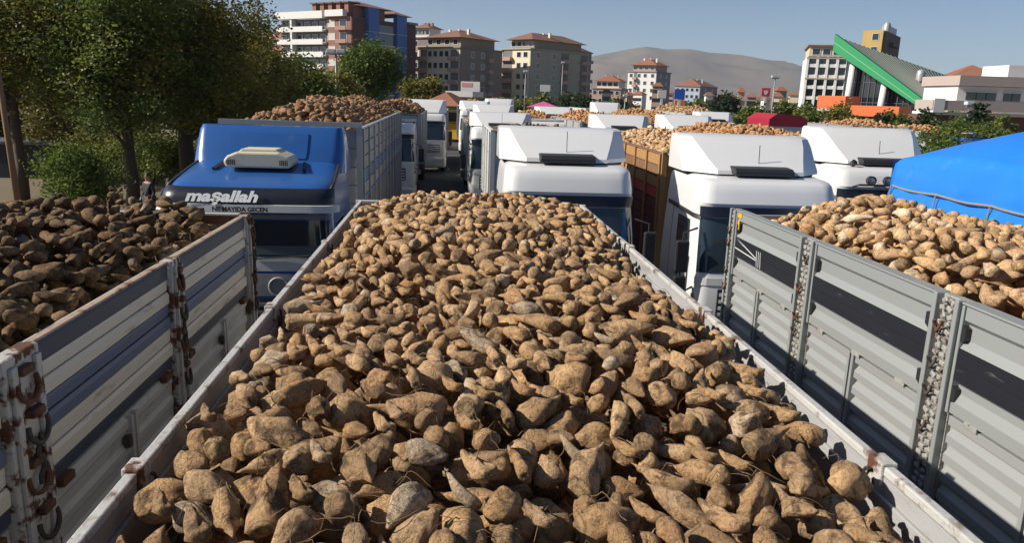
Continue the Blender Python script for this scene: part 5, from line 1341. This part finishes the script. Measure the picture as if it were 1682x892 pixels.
for x0, x1 in ((4.6, 8.0), (8.9, 10.8), (12.2, 16)):
    wn = MB().box(x0, x1, .68, .79, zz(164), zz(151)).build('window', glass, ML)
    MB().box(x0-.15, x1+.15, .6, .785, zz(150.8), zz(149)).build('frame', win_frame, wn)
    n_ = int((x1-x0)/.9)
    for q in range(1, n_): MB().box(x0+q*(x1-x0)/n_-.04, x0+q*(x1-x0)/n_+.04, .62, .679, zz(164), zz(151)).build('mullion', mull, wn)
MB().box(10.4, 26, 3, 8, zz(123.8), zz(102)).build('roof_block', plaster_white, ML)
MB().box(3.2, 5.0, -.1, -.003, zz(196.5), zz(190.8)).build('window', plaster_white, ML); MB().box(3.45, 4.75, -.14, -.101, zz(196), zz(192)).build('window_pane', glass, ML)
B = Bld('house', 'red roofed house peeping over the mall', 1560, 1640, 1662, 150, -20, 127); B.box('wall', pink_r, -B.W, 0, 0, 12, 0, B.H); B.hip('roof', roof_tile, -B.W, 0, 0, 12, B.H+.002, 2.6)
# low sheds and shops between
B = Bld('kiosk', 'small house with red hipped roof at the end of the lane', 700, 748, 765, 88, -20, 174); W, H = B.W, B.H
B.box('wall', M('kiosk wall', (.36, .28, .18), .8), -W, 0, 0, 5, 0, H); B.hip('roof', roof_tile, -W, 0, 0, 5, H+.002, 1.5, .9); B.window('f', -W*.35, 1.2, 1.4, 1.3); B.window('f', -W*.75, 1.2, 1.0, 1.3)
B = Bld('shop', 'low white fascia shop below the cream block', 735, 775, 792, 170, -15, 150); B.box('wall', tan_r, -B.W, 0, 0, 10, 0, B.H-1.2); B.box('fascia', plaster_white, -B.W-.3, .3, -.6, 10, B.H-1.19, B.H)
B = Bld('shop', 'small building with a pink and white sign below the cream block', 757, 788, 800, 185, -12, 134); B.box('wall', taupe_shade_r, -B.W, 0, 0, 10, 0, B.H-2.5); B.box('sign', plaster_white, -B.W, 0, -.3, .2, B.H-2.49, B.H); B.box('sign_band', M('pink sign', (.6, .25, .25), .6), -B.W+.2, -B.W*.4, -.36, -.301, B.H-1.2, B.H-.3)
B = Bld('marquee', 'pink awning roof beyond the third row', 872, 912, 925, 105, -10, 167); B.box('wall', plaster_white, -B.W, 0, 0, 4, 0, B.H-.8); B.hip('awning', M('pink awning', (.5, .1, .26), .6), -B.W, 0, 0, 4, B.H-.79, .8)
# yellow loader by the kiosk
yl = thing('loader', 'yellow loader parked at the end of the lane', 'loader', gpt(743, 76), R_(8))
MB().box(-.9, .9, 0, 2.2, .9, 1.7).build('body', yellow, yl, bevel=.08); MB().box(-.7, .7, .5, 1.7, 1.71, 3.0).build('cabin', yellow, yl, bevel=.06)
MB().box(-.6, .6, .46, .49, 1.9, 2.8).build('cabin_window', glass, yl); MB().prism([(-1.6, .3), (-1.1, .2), (-.8, .8), (-.95, 1.2)], 'x', -1.1, 1.1).build('bucket', yellow, yl)
MB().box(-.5, -.3, -.85, .2, .8, 1.1).box(.3, .5, -.85, .2, .8, 1.1).build('lift_arm', yellow, yl)
for y in (.4, 1.9):
    for s in (-1, 1): wheel(yl, s*.85, y, .6, .4)

# ------------------------------------------------------------------ lamp posts, signs
lampm = M('lamp post grey', (.28, .28, .27), .5, .3)
def lamp(label, px, pytop, d, heads=2, wd=.9, rad=.09):
    h = onY(px, pytop, d)[2]; T = thing('street_lamp', label, 'street lamp', gpt(px, d), 0, 'street lamps')
    MB().tube([(0, 0, 0), (0, 0, h-.1)], [rad, rad*.7], 8).build('pole', lampm, T, smooth=True)
    MB().box(-wd, wd, -.05, .05, h-.16, h-.04).build('arm', lampm, T)
    for k in range(heads):
        x = -wd+2*wd*(k+.5)/heads
        MB().box(x-.33, x+.33, -.25, .25, h-.02, h+.28).build('lamp_head', lamp_glass, T, bevel=.05)
lamp('grey street lamp with two lamp heads left of the round green tree', 553, 86, 64, 2, .75, .11)
lamp('tall thin lamp in front of the grey green block', 862, 118, 120, 1, .7, .10)
lamp('thin lamp post below the right half of the grey green block', 922, 103, 150, 1, .4, .10)
lamp('dark floodlight mast right of the red sign', 1270, 127, 110, 2, .5, .12)
lamp('thin lamp post left of the small white and blue block', 1027, 158, 110, 1, .5, .09)
lamp('short street lamp in front of the pink mall', 1594, 172, 60, 1, .25, .04)
def sign(label, px, py0, py1, hw_px, d, mat, post=True, extra=None):
    z1, z0 = onY(px, py0, d)[2], onY(px, py1, d)[2]; hw_ = hw_px*d/1250
    T = thing('sign_board', label, 'sign', gpt(px, d), R_(-5))
    b = MB().box(-hw_, hw_, -.12, .12, z0, z1).build('board', mat, T, bevel=.03)
    if post: MB().box(-.22, .22, -.1, .1, 0, z0-.002).build('post', plaster_white, T)
    return T, z0, z1, hw_
T, z0, z1, hw_ = sign('red sign with a white tulip emblem on a white post', 1257, 144, 158, 7, 150, M('red sign', (.55, .03, .06), .4))
zc = (z0+z1)/2
MB().prism([(-.16, zc-.5), (.16, zc-.5), (.42, zc+.05), (.38, zc+.42), (.18, zc+.12), (0, zc+.5), (-.18, zc+.12), (-.38, zc+.42), (-.42, zc+.05)], 'y', -.15, -.122).build('emblem', plaster_white, T)
sign('blue billboard over an orange shop front', 1116, 146, 163, 8.5, 130, M('blue board', (.02, .09, .45), .4))
sign('orange shop front under the blue billboard', 1117, 164, 180, 9, 130.6, M('orange front', (.62, .22, .10), .6), False)
sign('plain white signboard left of the blue billboard', 1087, 148, 161, 7, 140, plaster_white)
sign('white signboard at the foot of the cream block', 895, 139, 150, 8, 190, plaster_white)

# ------------------------------------------------------------------ air
hz = MB().box(-4200, 7200, -400, 6700, -1.5, 460).build('haze', M('x', (1, 1, 1)))
hz.data.materials.clear()
hm_ = bpy.data.materials.new('haze air'); hm_.use_nodes = True; n = hm_.node_tree.nodes; n.clear()
ou = n.new('ShaderNodeOutputMaterial'); pv = n.new('ShaderNodeVolumePrincipled')
pv.inputs['Color'].default_value = (.76, .86, 1.0, 1); pv.inputs['Density'].default_value = 0.00009; pv.inputs['Anisotropy'].default_value = .2
hm_.node_tree.links.new(pv.outputs[0], ou.inputs['Volume']); hz.data.materials.append(hm_)
hz.display_type = 'WIRE'; hz['kind'] = 'stuff'; hz['label'] = 'thin bluish haze in the air over the yard and town'
